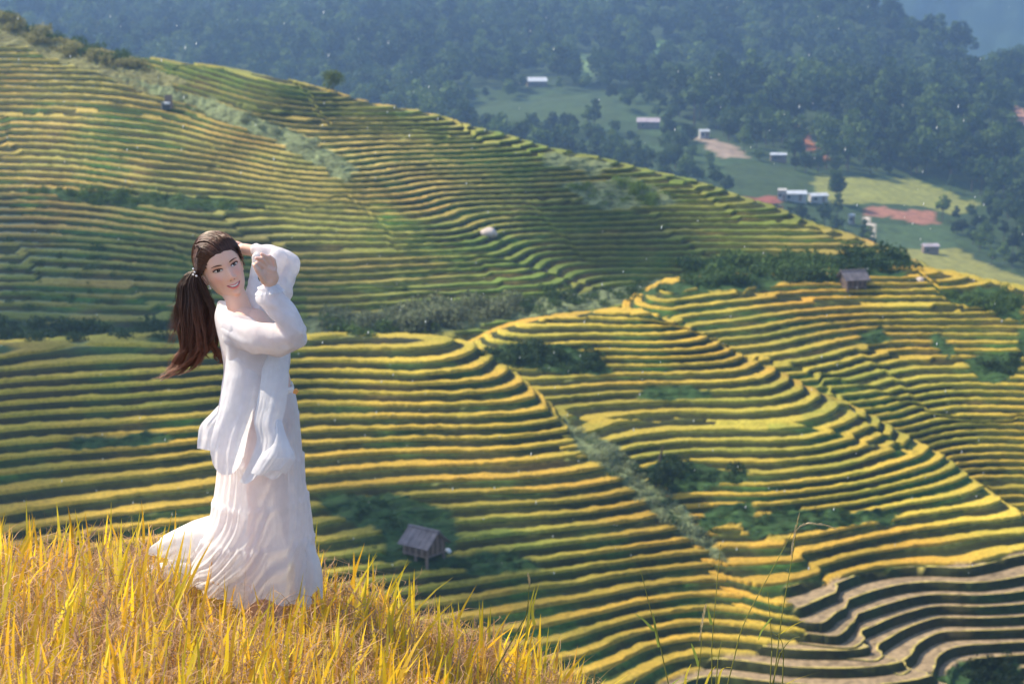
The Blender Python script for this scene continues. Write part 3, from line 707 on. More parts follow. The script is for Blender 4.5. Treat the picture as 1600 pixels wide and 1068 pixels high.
# ---------------------------------------------------------------- huts, houses, bushes, stones
mt_wood = simple_mat('old_wood', (.085, .062, .058), .9, nscale=2.5, lo=.55, hi=1.4, stretch=(6, 6, .6), bump=.3)
mt_wood2 = simple_mat('pale_old_wood', (.17, .135, .125), .9, nscale=2.5, lo=.6, hi=1.3, stretch=(6, 6, .6))
mt_roofg = simple_mat('grey_fibre_roof', (.13, .12, .14), .85, nscale=1.6, lo=.6, hi=1.25, bump=.3)
mt_dark = simple_mat('dark_inside', (.02, .018, .018), .9)
def surf(x, y):
    return max(float(f(np.array([x]), np.array([y]))[0]) for f in FIELDS)
def find_on_hill(u, v, lo=100, hi=320):
    prev = None
    for Y in np.arange(lo, hi, .4):
        p = at(u, v, float(Y))
        if surf(p.x, p.y) >= p.z: return Vector((p.x, p.y, surf(p.x, p.y)))
    return at(u, v, hi)
def find_on_mount(u, v, lo=430, hi=1500):
    for Y in np.arange(lo, hi, 3.):
        p = at(u, v, float(Y)); z = float(mz(np.array([p.x]), np.array([p.y]))[0])
        if z >= p.z: return Vector((p.x, p.y, z))
    return at(u, v, hi)
def gable_hut(name, loc, rz, L, W, H, rise, stilt, label, over=.35, planks=True):
    """walls L (along the ridge) x W, built plank by plank; roof of overlapping sheets"""
    t = empty(name, loc, rz, label, 'hut')
    z0 = stilt
    fl = obj_bm('floor', (lambda b: (bm_box(b, Vector((0, 0, z0)), (L+.1, W+.1, .1)), b)[1])(bmesh.new()), mt_wood2, t)
    for sx in (-1, 0, 1):
        for sy in (-1, 1):
            b = bmesh.new(); bm_box(b, Vector((sx*(L/2-.06), sy*(W/2-.06), (z0+H-.8)/2)), (.16, .16, z0+H+.8)); obj_bm('post', b, mt_wood2, t)
    def wall_planks(n, length, fn, hfn):
        for k in range(n):
            c = -length/2+(k+.5)*length/n; h = hfn(c)
            b = bmesh.new(); M, dims = fn(c, h, length/n-.015); bm_box(b, M, dims); o = obj_bm('plank', b, mt_wood if (k*7) % 3 else mt_wood2, t)
    zc = z0+.06
    wall_planks(12, L, lambda c, h, w: (Vector((c, -W/2, zc+h/2)), (w, .04+.01*((int(c*10)) % 2), h)), lambda c: H-.12)
    wall_planks(12, L, lambda c, h, w: (Vector((c, W/2, zc+h/2)), (w, .04, h)), lambda c: H-.12)
    for sx in (-1, 1):
        wall_planks(11, W, lambda c, h, w: (Vector((sx*L/2, c, zc+h/2)), (.04, w, h)), lambda c: H-.1+rise*(1-abs(c)/(W/2))*.93)
    sl = math.hypot(W/2+over, rise*(1+over/(W/2))); ang = math.atan2(rise, W/2)
    for s in (-1, 1):
        rf = obj_bm('roof', (lambda b: (bm_box(b, Vector((0, s*(W/4+over/2-.01), z0+H+rise/2-rise*over/W+.02)), (L+.7, sl, .05), Matrix.Rotation(-s*ang, 3, 'X')), b)[1])(bmesh.new()), mt_roofg, t)
        for r in range(3):
            for k in range(6):
                f = (r+.5)/3; y = s*(W/2+over)*(1-f); z = z0+H+rise-(rise/(W/2))*abs(y)+.075+.012*r
                b = bmesh.new(); bm_box(b, Vector((-(L+.7)/2+(k+.5)*(L+.7)/6, y, z)), ((L+.7)/6-.03, sl/3+.05, .03), Matrix.Rotation(-s*(ang+.0), 3, 'X')); obj_bm('roof_sheet', b, mt_roofg, rf)
    b = bmesh.new(); bm_box(b, Vector((0, 0, z0+H+rise+.10)), (L+.75, .34, .06)); obj_bm('ridge_cap', b, mt_roofg, t)
    b = bmesh.new(); bm_box(b, Vector((0, 0, z0+H*.5)), (L-.2, W-.2, H*.9)); obj_bm('inner_shade_block', b, mt_dark, t)  # near-black block painted as the shade inside the hut
    return t
h1 = find_on_hill(663, 879); K = h1.y/145.*.80
gable_hut('wooden_hut', (h1.x, h1.y, h1.z-.2), math.radians(-38), 2.9*K, 2.6*K, 1.15*K, 1.05*K, 1.15*K, 'grey roofed wooden stilt hut on the lower left golden slope')
h2 = find_on_hill(1332, 452); K2 = h2.y/235.*.84
gable_hut('wooden_hut', (h2.x, h2.y, h2.z-.2), math.radians(16), 3.0*K2, 2.7*K2, 1.3*K2, .9*K2, .5, 'small dark wooden hut below the hedge on the far right slope')
SC.objects['wooden_hut']['group'] = 'wooden field huts'; SC.objects['wooden_hut.001']['group'] = 'wooden field huts'
# stones and bags
def blob(name, loc, r, mat, label, cat, seed, squash=.7):
    bm = bmesh.new(); bmesh.ops.create_icosphere(bm, subdivisions=3, radius=r); rr = random.Random(seed); ax = [Vector((rr.uniform(-1, 1), rr.uniform(-1, 1), rr.uniform(-1, 1))).normalized() for _ in range(7)]
    for v in bm.verts:
        for a in ax: d = v.co.dot(a)/r; v.co -= a*max(0, d-.75)*r*.8
        v.co.z *= squash
    o = obj_bm(name, bm, mat); o.location = loc; tag(o, label, cat); return o
mt_stone = simple_mat('pale_stone', (.55, .47, .42), .9, nscale=1.2, lo=.7, hi=1.15, bump=.5); mt_bag = simple_mat('white_sack', (.75, .76, .78), .7, nscale=3, lo=.85, hi=1.05)
p = find_on_hill(763, 371); blob('boulder', (p.x, p.y, p.z+.5), 1.15, mt_stone, 'large pale rounded boulder on the edge of the upper terraces', 'boulder', 3, .6)
p = find_on_hill(700, 871); blob('sack', (p.x, p.y, p.z+.25), .30, mt_bag, 'white sack lying right of the stilt hut on the lower slope', 'sack', 4, 1.1)
p = find_on_hill(1437, 443); blob('boulder', (p.x, p.y, p.z+.3), .6, mt_stone, 'small grey stone among the terraces right of the far hut', 'boulder', 6, .5)
# houses far away
mt_white = simple_mat('whitewash', (.45, .44, .42), .8, nscale=.6, lo=.8, hi=1.05); mt_zinc = simple_mat('zinc_roof', (.48, .52, .58), .5, nscale=.5, lo=.85, hi=1.1)
mt_rust = simple_mat('faded_roof', (.34, .30, .34), .8, nscale=.4, lo=.8, hi=1.2); mt_glass = simple_mat('window_pane', (.04, .05, .06), .2, spec=.6); mt_brownwall = simple_mat('earth_wall', (.22, .17, .14), .9, nscale=.5)
def house(u, v, wpx, hm, rz, label, roof, wall, find=find_on_mount, group='houses far across the valley', depth=.6, lo=None, storey=3):
    p = find(u, v) if lo is None else find(u, v, lo); L = wpx*p.y/FPX; W = L*depth
    t = empty('house', (p.x, p.y, p.z), rz, label, 'house', group)
    b = bmesh.new(); bm_box(b, Vector((0, 0, hm/2-.5)), (L*.94, W*.9, hm+1)); obj_bm('wall', b, wall, t)
    ri = W*.24; b = bmesh.new(); x, y, o_ = L/2, W/2+.5, .25
    vv = [b.verts.new(q) for q in ((-x, -y, hm-.1), (x, -y, hm-.1), (x, 0, hm+ri), (-x, 0, hm+ri), (-x, y, hm-.1), (x, y, hm-.1), (-x, -y, hm+.1), (x, -y, hm+.1), (x, 0, hm+ri+.2), (-x, 0, hm+ri+.2), (-x, y, hm+.1), (x, y, hm+.1))]
    for f in ((0, 1, 2, 3), (3, 2, 5, 4), (6, 7, 8, 9), (9, 8, 11, 10), (0, 1, 7, 6), (4, 5, 11, 10), (0, 3, 9, 6), (3, 4, 10, 9), (1, 2, 8, 7), (2, 5, 11, 8)): b.faces.new([vv[k] for k in f])
    bmesh.ops.recalc_face_normals(b, faces=b.faces[:]); obj_bm('roof', b, roof, t)
    n = max(2, int(L/4))
    for k in range(n):
        if k == n//2:
            b = bmesh.new(); bm_box(b, Vector((-L*.45+(k+.5)*L*.9/n, -W*.45-.04, 1.0)), (1.0, .08, 2.0)); obj_bm('door', b, mt_brownwall, t); continue
        b = bmesh.new(); bm_box(b, Vector((-L*.45+(k+.5)*L*.9/n, -W*.45-.03, hm*.55)), (1.2, .06, 1.1)); w_ = obj_bm('window', b, mt_white, t)
        b = bmesh.new(); bm_box(b, Vector((-L*.45+(k+.5)*L*.9/n, -W*.45-.07, hm*.55)), (1.0, .04, .9)); obj_bm('pane', b, mt_glass, w_)
    return t
house(838, 135, 32, 2.0, .12, 'long white roofed house alone in the forest clearing', mt_zinc, mt_brownwall, depth=.7)
house(1013, 201, 36, 2.6, -.1, 'faded purple roofed house among trees above the ridge', mt_rust, mt_brownwall, depth=.6)
house(1100, 216, 16, 2.4, .2, 'tiny pale roofed house beside the bare earth yard', mt_zinc, mt_white)
house(1216, 253, 26, 2.4, 0, 'low narrow white roofed shed below the red landslide', mt_zinc, mt_brownwall, depth=.35)
house(1240, 316, 40, 2.2, .05, 'largest white roofed house left in the roadside row', mt_zinc, mt_white, depth=.4)
house(1278, 318, 30, 2.0, .25, 'white roofed house right in the roadside row by a tall tree', mt_zinc, mt_white, depth=.45)
house(1222, 316, 14, 3.4, -.2, 'small domed white hut at the left end of the roadside row', mt_white, mt_white)
house(1453, 397, 26, 2.4, .1, 'low dark roofed shed above the pale terraces at the valley bottom', mt_rust, mt_brownwall, depth=.5)
house(1330, 352, 9, 2.6, .3, 'very small white hut among bushes beside the curved path', mt_zinc, mt_white)
p = find_on_hill(262, 176); house(262, 176, 9, .9, .1, 'tiny pale shed high on the upper left terraces', mt_zinc, mt_brownwall, find=find_on_hill, group='', depth=.6)
# trees that stand alone
def crown_tree(name, loc, H, W, label, mat, seed, leaf=.28, n=900, cat='tree', group=None, tall=.8):
    r = random.Random(seed); t = empty(name, loc, 0, label, cat, group)
    lobes = [(0, 0, H*.7, W*.45)]+[(W*.3*math.cos(a), W*.3*math.sin(a), H*(.5+.4*r.random()), W*(.22+.14*r.random())) for a in (0, 1.3, 2.5, 3.8, 5.1)]+[(0, 0, H*.9, W*.28)]
    V, F = leaf_cloud(lobes, n, leaf, seed, tall); mesh_np('crown', V, F, mat, t)
    V, F = trunk_mesh(H*.8, .05*H*.4, lobes[1:5], seed); mesh_np('trunk', V, F, mt_bark, t); return t
p = find_on_hill(519, 152); p = Vector((p.x, p.y+1, surf(p.x, p.y+1)))
crown_tree('tree', (p.x, p.y, p.z-.4), 3.6, 2.6, 'lone pale green tree standing on the ridge line above the terraces', leaf_mat('ridge_tree_leaves', (.20, .28, .07)), 5, .13, 1300)
p = find_on_hill(1035, 772); crown_tree('tree', (p.x, p.y, p.z-.3), 2.9, 2.4, 'dark bushy tree in the scrub beside the gully', leaf_mat('dark_tree_leaves', (.025, .055, .025)), 6, .12, 1500)
b = find_on_hill(1030, 728); V, F = tube_np([(b.x, b.y, b.z-1), (b.x+.1, b.y, b.z+.9), (b.x+.35, b.y, b.z+1.9)], [.16, .12, .04], 6); o = mesh_np('dead_stump', V, F, mt_bark); tag(o, 'broken dark tree stump at the top of the gully scrub', 'stump')
p = find_on_mount(1306, 320, 560); crown_tree('tree', (p.x, p.y, p.z-.5), 11, 5, 'slim dark tree at the right end of the roadside houses', mt_leaf, 8, .5, 900, tall=1.3)
# bushes: each patch of scrub is one mass
BUSH = []
for k in range(4):
    r = random.Random(70+k); lobes = [(r.uniform(-.5, .5), r.uniform(-.5, .5), .35+.3*r.random(), .35+.3*r.random()) for _ in range(6)]
    BUSH.append(leaf_cloud(lobes, 240, .10, 170+k, .9))
def scrub(label, poly, n, s0, s1, mat, seed, fi=None):
    r = np.random.default_rng(seed); us_ = [q[0] for q in poly]; vs_ = [q[1] for q in poly]; V = []; F = []; b = 0; c = 0; tries = 0
    while c < n and tries < n*6:
        tries += 1; u = r.uniform(min(us_), max(us_)); v = r.uniform(min(vs_), max(vs_))
        if not inpoly(np.array([u]), np.array([v]), poly)[0]: continue
        Y = None; ys_ = np.arange(120, 300, 1.0); ps = at(u, v, 100.0); dx, dz = ps.x/100, ps.z/100
        zz_ = np.max([f(ys_*dx, ys_) for f in FIELDS], axis=0); hit = np.where(zz_ >= ys_*dz)[0]
        if not len(hit): continue
        y = float(ys_[hit[0]]); x = y*dx; z = float(zz_[hit[0]]); s = r.uniform(s0, s1)*(1.3 if r.random() < .15 else 1)
        v_, f_ = BUSH[r.integers(0, 4)]; a = r.uniform(0, 6.28); ca, sa = math.cos(a), math.sin(a)
        vv = np.stack([v_[:, 0]*ca-v_[:, 1]*sa, v_[:, 0]*sa+v_[:, 1]*ca, v_[:, 2]*r.uniform(.7, 1.2)], 1)*s+[x, y, z-.25]
        V.append(vv); F.append(f_+b); b += len(v_); c += 1
    o = mesh_np('scrub', np.concatenate(V), np.concatenate(F), mat); tag(o, label, 'bushes', None, 'stuff')
mt_hedge = leaf_mat('hedge_leaves', (.035, .075, .028)); mt_sage = leaf_mat('sage_leaves', (.24, .28, .15)); mt_mid = leaf_mat('mid_leaves', (.06, .11, .035)); mt_straw = leaf_mat('straw_leaves', (.20, .20, .08))
scrub('long dark hedge between the two slopes left of the far hut', [(1075, 424), (1240, 414), (1310, 422), (1310, 446), (1180, 448), (1075, 452)], 75, 1.3, 2.3, mt_hedge, 1)
scrub('dark hedge behind the far hut reaching to the right', [(1310, 414), (1412, 402), (1418, 424), (1350, 432), (1310, 430)], 34, 1.3, 2.4, mt_hedge, 2)
scrub('lighter green scrub on top of the hedge above the far hut', [(1080, 414), (1400, 402), (1400, 410), (1080, 426)], 30, .8, 1.5, mt_mid, 3)
scrub('pale grey green shrubs along the ditch in the middle', [(500, 503), (640, 490), (800, 478), (808, 500), (700, 516), (500, 528)], 95, 1.0, 1.9, mt_sage, 4)
scrub('darker bushes under the pale shrubs of the ditch', [(490, 516), (620, 512), (700, 520), (640, 530), (490, 528)], 40, .8, 1.5, mt_mid, 5)
scrub('scrub along the ditch up to the middle spur', [(800, 468), (960, 456), (1075, 436), (1070, 456), (950, 480), (820, 500)], 55, .7, 1.3, mt_mid, 6)
scrub('green bushes below the ditch on the left', [(-20, 505), (120, 515), (330, 512), (480, 518), (480, 530), (-20, 545)], 90, .8, 1.6, mt_mid, 7)
scrub('tangled green scrub patch on the middle spur', [(740, 560), (800, 545), (870, 550), (930, 565), (950, 583), (860, 583), (780, 578)], 75, .6, 1.4, mt_hedge, 8)
scrub('pale scrub running down the gully', [(885, 672), (925, 692), (965, 705), (1010, 762), (1060, 795), (1105, 850), (1125, 885), (1095, 868), (1025, 812), (960, 757), (905, 708)], 150, .45, .95, mt_sage, 9)
scrub('dark bushes mixed in the gully scrub', [(895, 690), (960, 710), (1060, 800), (1110, 860), (1090, 870), (960, 765)], 35, .4, .9, mt_hedge, 10)
scrub('green scrub round the stilt hut', [(500, 783), (590, 778), (640, 790), (625, 815), (600, 850), (610, 880), (560, 880), (590, 830), (510, 800)], 42, .4, .9, mt_hedge, 11)
scrub('green bushes right of the stilt hut', [(700, 880), (790, 868), (835, 893), (800, 905), (720, 900)], 26, .4, .8, mt_hedge, 12)
scrub('dark scrub under the stump beside the gully', [(1000, 745), (1060, 730), (1150, 740), (1150, 758), (1060, 772), (1010, 765)], 45, .5, 1.0, mt_hedge, 13)
scrub('green scrub on the banks of the middle spur foot', [(1090, 850), (1110, 805), (1220, 798), (1390, 805), (1390, 818), (1200, 830), (1130, 845)], 60, .3, .7, mt_mid, 14)
scrub('overgrown green patch at the right edge of the far slope', [(1460, 462), (1560, 455), (1610, 480), (1610, 500), (1520, 488)], 34, .6, 1.3, mt_mid, 15)
scrub('overgrown green strip in the right slope terraces', [(1515, 570), (1605, 560), (1605, 580), (1560, 600), (1525, 592)], 26, .5, 1.1, mt_hedge, 16)
scrub('bushy clump at the lower right corner of the valley', [(1490, 1068), (1500, 1045), (1600, 1040), (1640, 1068), (1640, 1090), (1480, 1090)], 60, .5, 1.0, mt_hedge, 17)
scrub('pale brush on the crest at the upper left', [(0, 18), (60, 52), (150, 92), (230, 112), (200, 112), (120, 95), (0, 50)], 90, .5, 1.5, mt_straw, 18)
scrub('dark bushes on the crest at the upper left', [(0, 22), (30, 36), (20, 45), (120, 70), (200, 90), (215, 108), (150, 100), (90, 72), (0, 40)], 40, .7, 1.6, mt_mid, 19)
scrub('overgrown green band across the left terraces', [(40, 298), (230, 306), (365, 322), (360, 332), (200, 325), (40, 306)], 60, .5, 1.1, mt_mid, 20)
scrub('overgrown olive banks on the left of the hill', [(-20, 380), (130, 378), (240, 410), (290, 450), (200, 480), (-20, 485)], 110, .4, .9, mt_mid, 21)
scrub('brushy patch on the upper right of the hill', [(885, 295), (990, 285), (1055, 318), (1000, 328), (930, 325)], 50, .5, 1.2, mt_mid, 22)
scrub('scrub along the fold of the upper left hill', [(190, 125), (330, 165), (480, 220), (540, 270), (520, 275), (430, 225), (330, 185), (220, 145)], 70, .4, .9, mt_sage, 23)
# fine drizzle
r = np.random.default_rng(9); V = []; F = []
for i in range(330):
    Y = r.uniform(12, 60); u = r.uniform(-20, 1620); v = r.uniform(-10, 900); p = np.array(at(u, v, Y)); s = .0011*Y*r.uniform(.15, .55); b = len(V); h = s*r.uniform(1.2, 3.2)
    V += [p+[-s/2, 0, 0], p+[s/2, 0, 0], p+[0, s/2, 0], p+[s*.3, 0, h], p+[-s*.15, 0, -h*.3]]
    F += [(b, b+1, b+3), (b+1, b+2, b+3), (b+2, b, b+3), (b+1, b, b+4), (b+2, b+1, b+4), (b, b+2, b+4)]
o = mesh_np('raindrops', np.array(V), np.array(F), simple_mat('raindrop', (.8, .85, .9), .2, spec=.8)); tag(o, 'fine scattered raindrops in the air', 'raindrops', None, 'stuff')

# unseen puffs added toward the sun to shade chosen patches of the slope
mt_shade_cloud, n_, b_, out_ = new_mat('shade_cloud'); b_.inputs['Base Color'].default_value = (.9, .9, .9, 1); b_.inputs['Roughness'].default_value = 1
tr_ = n_.nodes.new('ShaderNodeBsdfTransparent'); mx_ = n_.nodes.new('ShaderNodeMixShader'); mx_.inputs[0].default_value = .74
n_.links.new(b_.outputs[0], mx_.inputs[1]); n_.links.new(tr_.outputs[0], mx_.inputs[2]); n_.links.new(mx_.outputs[0], out_.inputs['Surface'])
bmp = bmesh.new(); bmesh.ops.create_icosphere(bmp, subdivisions=2, radius=1); IV = np.array([tuple(v.co) for v in bmp.verts]); IF = np.array([[v.index for v in f.verts] for f in bmp.faces]); bmp.free()
r = np.random.default_rng(21); V = []; F = []; b = 0
def hill_hit(u, v):
    ys_ = np.arange(110, 310, 1.5); ps = at(u, v, 100.0); dx, dz = ps.x/100, ps.z/100
    zz_ = np.max([f(ys_*dx, ys_) for f in FIELDS], axis=0); hit = np.where(zz_ >= ys_*dz)[0]
    return (float(ys_[hit[0]])*dx, float(ys_[hit[0]]), float(zz_[hit[0]])) if len(hit) else None
for poly, n_p, sz in (([(-60, 340), (150, 350), (330, 380), (480, 430), (470, 545), (-60, 570)], 75, 6), ([(-60, 560), (150, 590), (60, 860), (-60, 900)], 26, 5), ([(860, 330), (1000, 330), (1080, 430), (980, 440)], 18, 5), ([(500, 780), (700, 790), (820, 900), (640, 960), (520, 880)], 10, 4)):
    c = 0
    while c < n_p:
        u = r.uniform(min(q[0] for q in poly), max(q[0] for q in poly)); v = r.uniform(min(q[1] for q in poly), max(q[1] for q in poly))
        if not inpoly(np.array([u]), np.array([v]), poly)[0]: continue
        h = hill_hit(u, v); c += 1
        if h is None: continue
        p = np.array(h)+np.array(sd)*(640+r.uniform(-12, 12)); k = sz*r.uniform(.5, 1.3)
        V.append(IV*(1+.15*r.normal(size=(len(IV), 1)))*[k*1.3, k*1.3, k*.6]+p); F.append(IF+b); b += len(IV)
o = mesh_np('shade_cloud', np.concatenate(V), np.concatenate(F), mt_shade_cloud, None, None, True); tag(o, 'see-through white puffs added out of view to shade parts of the terraced hill', 'shade_cloud', None, 'stuff')
# ---------------------------------------------------------------- the woman
PX = PD/FPX*1.0                                         # metres per picture pixel at her distance (about 2.3 mm)
def pp(u, v, dy=0.0): return at(u, v, PD+dy)
woman = empty('person', (pp(412, 1078).x, PD, float(ground_z(pp(412, 1078).x, PD))), 0,
    'smiling person in white blouse and long white skirt standing in the golden rice', 'person')
WO = Vector(woman.location)
def remesh(name, bm, voxel, mat, smooth=3, parent=woman):
    me = bpy.data.meshes.new(name); bm.to_mesh(me); bm.free(); o = bpy.data.objects.new(name, me); COL.objects.link(o)
    r = o.modifiers.new('r', 'REMESH'); r.mode = 'VOXEL'; r.voxel_size = voxel; r.use_smooth_shade = True
    if smooth:
        s = o.modifiers.new('s', 'SMOOTH'); s.factor = .5; s.iterations = smooth
    dg = bpy.context.evaluated_depsgraph_get(); m2 = bpy.data.meshes.new_from_object(o.evaluated_get(dg)); o.modifiers.clear(); o.data = m2; m2.name = name
    m2.materials.clear(); m2.materials.append(mat); m2.polygons.foreach_set('use_smooth', np.ones(len(m2.polygons), bool))
    for v in m2.vertices: v.co -= WO
    o.parent = parent
    return o
def cap(bm, a, b, ra, rb, sub=3):
    a = Vector(a); b = Vector(b)
    bmesh.ops.create_icosphere(bm, subdivisions=sub, radius=ra, matrix=Matrix.Translation(a))
    bmesh.ops.create_icosphere(bm, subdivisions=sub, radius=rb, matrix=Matrix.Translation(b))
    d = b-a
    if d.length > 1e-5:
        m = Matrix.Translation((a+b)/2) @ d.to_track_quat('Z', 'Y').to_matrix().to_4x4()
        bmesh.ops.create_cone(bm, cap_ends=True, segments=28, radius1=ra, radius2=rb, depth=d.length, matrix=m)
def chain(bm, pts, rs):
    for i in range(len(pts)-1): cap(bm, pts[i], pts[i+1], rs[i], rs[i+1])
def ell(bm, c, r, rot=None):
    bmesh.ops.create_icosphere(bm, subdivisions=4, radius=1, matrix=Matrix.Translation(c) @ (rot.to_4x4() if rot else Matrix()) @ Matrix.Diagonal((*r, 1)))
# head frame: hx to the viewer's right, hy out of the face, hz up
HC = pp(354.8, 418.5, 0)                                   # between the eyes, a little inside
hy0 = (-HC).normalized(); rx = Vector((1, 0, 0)); up0 = hy0.cross(rx)*-1
if up0.z < 0: up0 = -up0
yaw = math.radians(13); roll = math.radians(23); tilt = math.radians(2)
hyv = (hy0*math.cos(yaw)+rx*math.sin(yaw)).normalized()
hxv = (rx*math.cos(yaw)-hy0*math.sin(yaw)).normalized()
hxr = hxv*math.cos(roll)+up0*math.sin(roll); hzr = up0*math.cos(roll)-hxv*math.sin(roll)
HR = Matrix((hxr, hyv, hzr)).transposed()                # columns: axes
HO = HC-hyv*.085
def hw(x, y, z): return HO+HR @ Vector((x, y, z))
HZ = [-.1155, -.112, -.104, -.092, -.078, -.06, -.03, 0, .03, .06, .085, .102, .112, .1165]
HA = [.008, .021, .034, .0455, .054, .0605, .0672, .0705, .0728, .071, .0605, .043, .024, .006]
HF = [.060, .070, .079, .083, .084, .085, .088, .087, .090, .084, .066, .043, .022, .004]
HB = [.040, .022, .002, -.02, -.04, -.065, -.088, -.097, -.10, -.095, -.08, -.058, -.036, -.016]
def gss(x, z, x0, z0, sx, sz): return np.exp(-((x-x0)/sx)**2-((z-z0)/sz)**2)
def face_disp(x, z):
    d = 0*x
    ax = np.abs(x)
    nz = np.interp(z, [-.056, -.049, -.042, -.036, -.02, 0, .014, .03], [0, .004, .017, .0205, .0135, .006, .0025, 0])
    nw = np.interp(z, [-.05, -.04, -.02, .01], [.0105, .0105, .0085, .009])
    d = d+nz*np.exp(-(x/nw)**2)
    d = d+.0062*gss(ax, z, .0125, -.042, .0062, .0062)
    d = d-.0075*gss(ax, z, .031, .001, .017, .0115)
    d = d+.0022*gss(ax, z, .030, .019, .022, .008)
    d = d+.0055*gss(ax, z, .040, -.036, .018, .018)
    d = d+.0062*gss(x, z, 0, -.069, .024, .013)
    d = d-.0030*gss(x, z, 0, -.0845, .016, .005)
    d = d+.0050*gss(x, z, 0, -.101, .015, .010)
    d = d-.0018*gss(ax, z, .030, -.066, .006, .010)
    return d
def face_y(x, z):                                        # front surface of the head
    a = np.interp(z, HZ, HA); f = np.interp(z, HZ, HF); q = np.clip(1-(np.abs(x)/a)**2.15, 0, 1)**(1/2.15)
    return -.005+(f+.005)*q+face_disp(x, z)*np.clip(q*2-.3, 0, 1)
def head_mesh(off=0.0, rows=110, cols=128):
    zz = np.interp(np.linspace(0, 1, rows), [0, .06, .94, 1], [-.1155, -.110, .112, .1165]); th = np.linspace(0, 2*math.pi, cols, endpoint=False)
    Z, T = np.meshgrid(zz, th, indexing='ij'); a = np.interp(Z, HZ, HA); f = np.interp(Z, HZ, HF)+.005; b = np.interp(Z, HZ, HB)+.005
    c, s = np.cos(T), np.sin(T); p = 2/2.15
    X = a*np.sign(c)*np.abs(c)**p; Yv = -.005+np.where(s > 0, f*np.abs(s)**p, b*np.abs(s)**p)
    Yv = Yv+np.where(s > 0, face_disp(X, Z)*np.clip(np.abs(s)*2-.3, 0, 1), 0)
    return X, Yv, Z
X, Yv, Z = head_mesh(); nr, nc = X.shape
bm = bmesh.new(); vs = [[bm.verts.new(hw(X[i, j], Yv[i, j], Z[i, j])) for j in range(nc)] for i in range(nr)]
for i in range(nr-1):
    for j in range(nc): bm.faces.new((vs[i][j], vs[i][(j+1) % nc], vs[i+1][(j+1) % nc], vs[i+1][j]))
bm.faces.new(list(reversed(vs[0]))); bm.faces.new(vs[-1])
# ears
for sx in (-1, 1):
    er = HR @ Matrix.Rotation(sx*math.radians(-22), 3, 'Z') @ Matrix.Rotation(math.radians(-10), 3, 'X')
    for k in range(14):
        a0 = -2.2+4.6*k/13; y = -.016-.0125*math.cos(a0*1.0)*1.0; z = -.012+.025*math.sin(a0)
        cap(bm, hw(sx*(.0725+.004*math.cos(a0)), y-.002, z), hw(sx*(.0725+.004*math.cos(a0)), y-.0021, z+.0001), .0040, .0040, 2)
    ell(bm, hw(sx*.0715, -.014, -.014), (.0045, .012, .024), er)
# neck and trunk
chain(bm, [hw(0, -.03, -.05), pp(368, 462, .045), pp(377, 490, .04)], [.046, .041, .046])
chain(bm, [pp(368, 512, -.08), pp(382, 502, 0.0), pp(404, 498, .11)], [.040, .050, .040])
ell(bm, pp(386, 500, .02), (.062, .085, .045))
ell(bm, pp(396, 530, .02), (.088, .125, .115)); ell(bm, pp(404, 565, .02), (.092, .118, .10)); ell(bm, pp(414, 598, .02), (.095, .112, .10)); ell(bm, pp(414, 650, .02), (.11, .14, .12))
for s in (-1, 1):
    chain(bm, [pp(412, 665, .02+.075*s), pp(420+8*s, 790, .02+.06*s), pp(418+10*s, 860, .02+.06*s), pp(410+10*s, 1040, .02+.06*s)], [.085, .058, .056, .034])
    chain(bm, [pp(410+10*s, 1050, .02+.06*s), pp(440+10*s, 1064, .0+.06*s)], [.032, .026])
# near arm, bent, hand by the cheek
wr = pp(420.5, 450, -.16)
chain(bm, [pp(370, 515, -.085), pp(458, 527, -.185)], [.036, .030]); chain(bm, [pp(458, 527, -.185), wr], [.030, .0225])
chain(bm, [wr, pp(422, 441, -.165)], [.0225, .024])
ell(bm, pp(421, 433, -.168), (.034, .017, .034)); ell(bm, pp(412, 428, -.175), (.014, .014, .022)); chain(bm, [pp(427, 424, -.168), pp(413, 417, -.168)], [.0145, .013])
fing = [([(413, 418, -.175), (404, 411, -.185), (396.5, 412.5, -.19)], [.0092, .0078, .0060]),
        ([(417, 415, -.170), (409, 404.5, -.182), (400, 403.5, -.188)], [.0092, .0078, .0060]),
        ([(423, 415, -.164), (417, 401.5, -.172), (408.5, 397, -.176)], [.0090, .0074, .0058]),
        ([(430, 419, -.160), (428, 406, -.164), (421, 399.5, -.166)], [.0082, .0066, .0052]),
        ([(413, 440, -.18), (407, 430, -.193), (402, 421, -.197), (398, 414.5, -.195)], [.0115, .0100, .0092, .0072])]
for p, r in fing: chain(bm, [pp(*q) for q in p], r)
cap(bm, pp(409, 430, -.178), pp(403, 419, -.188), .010, .008)
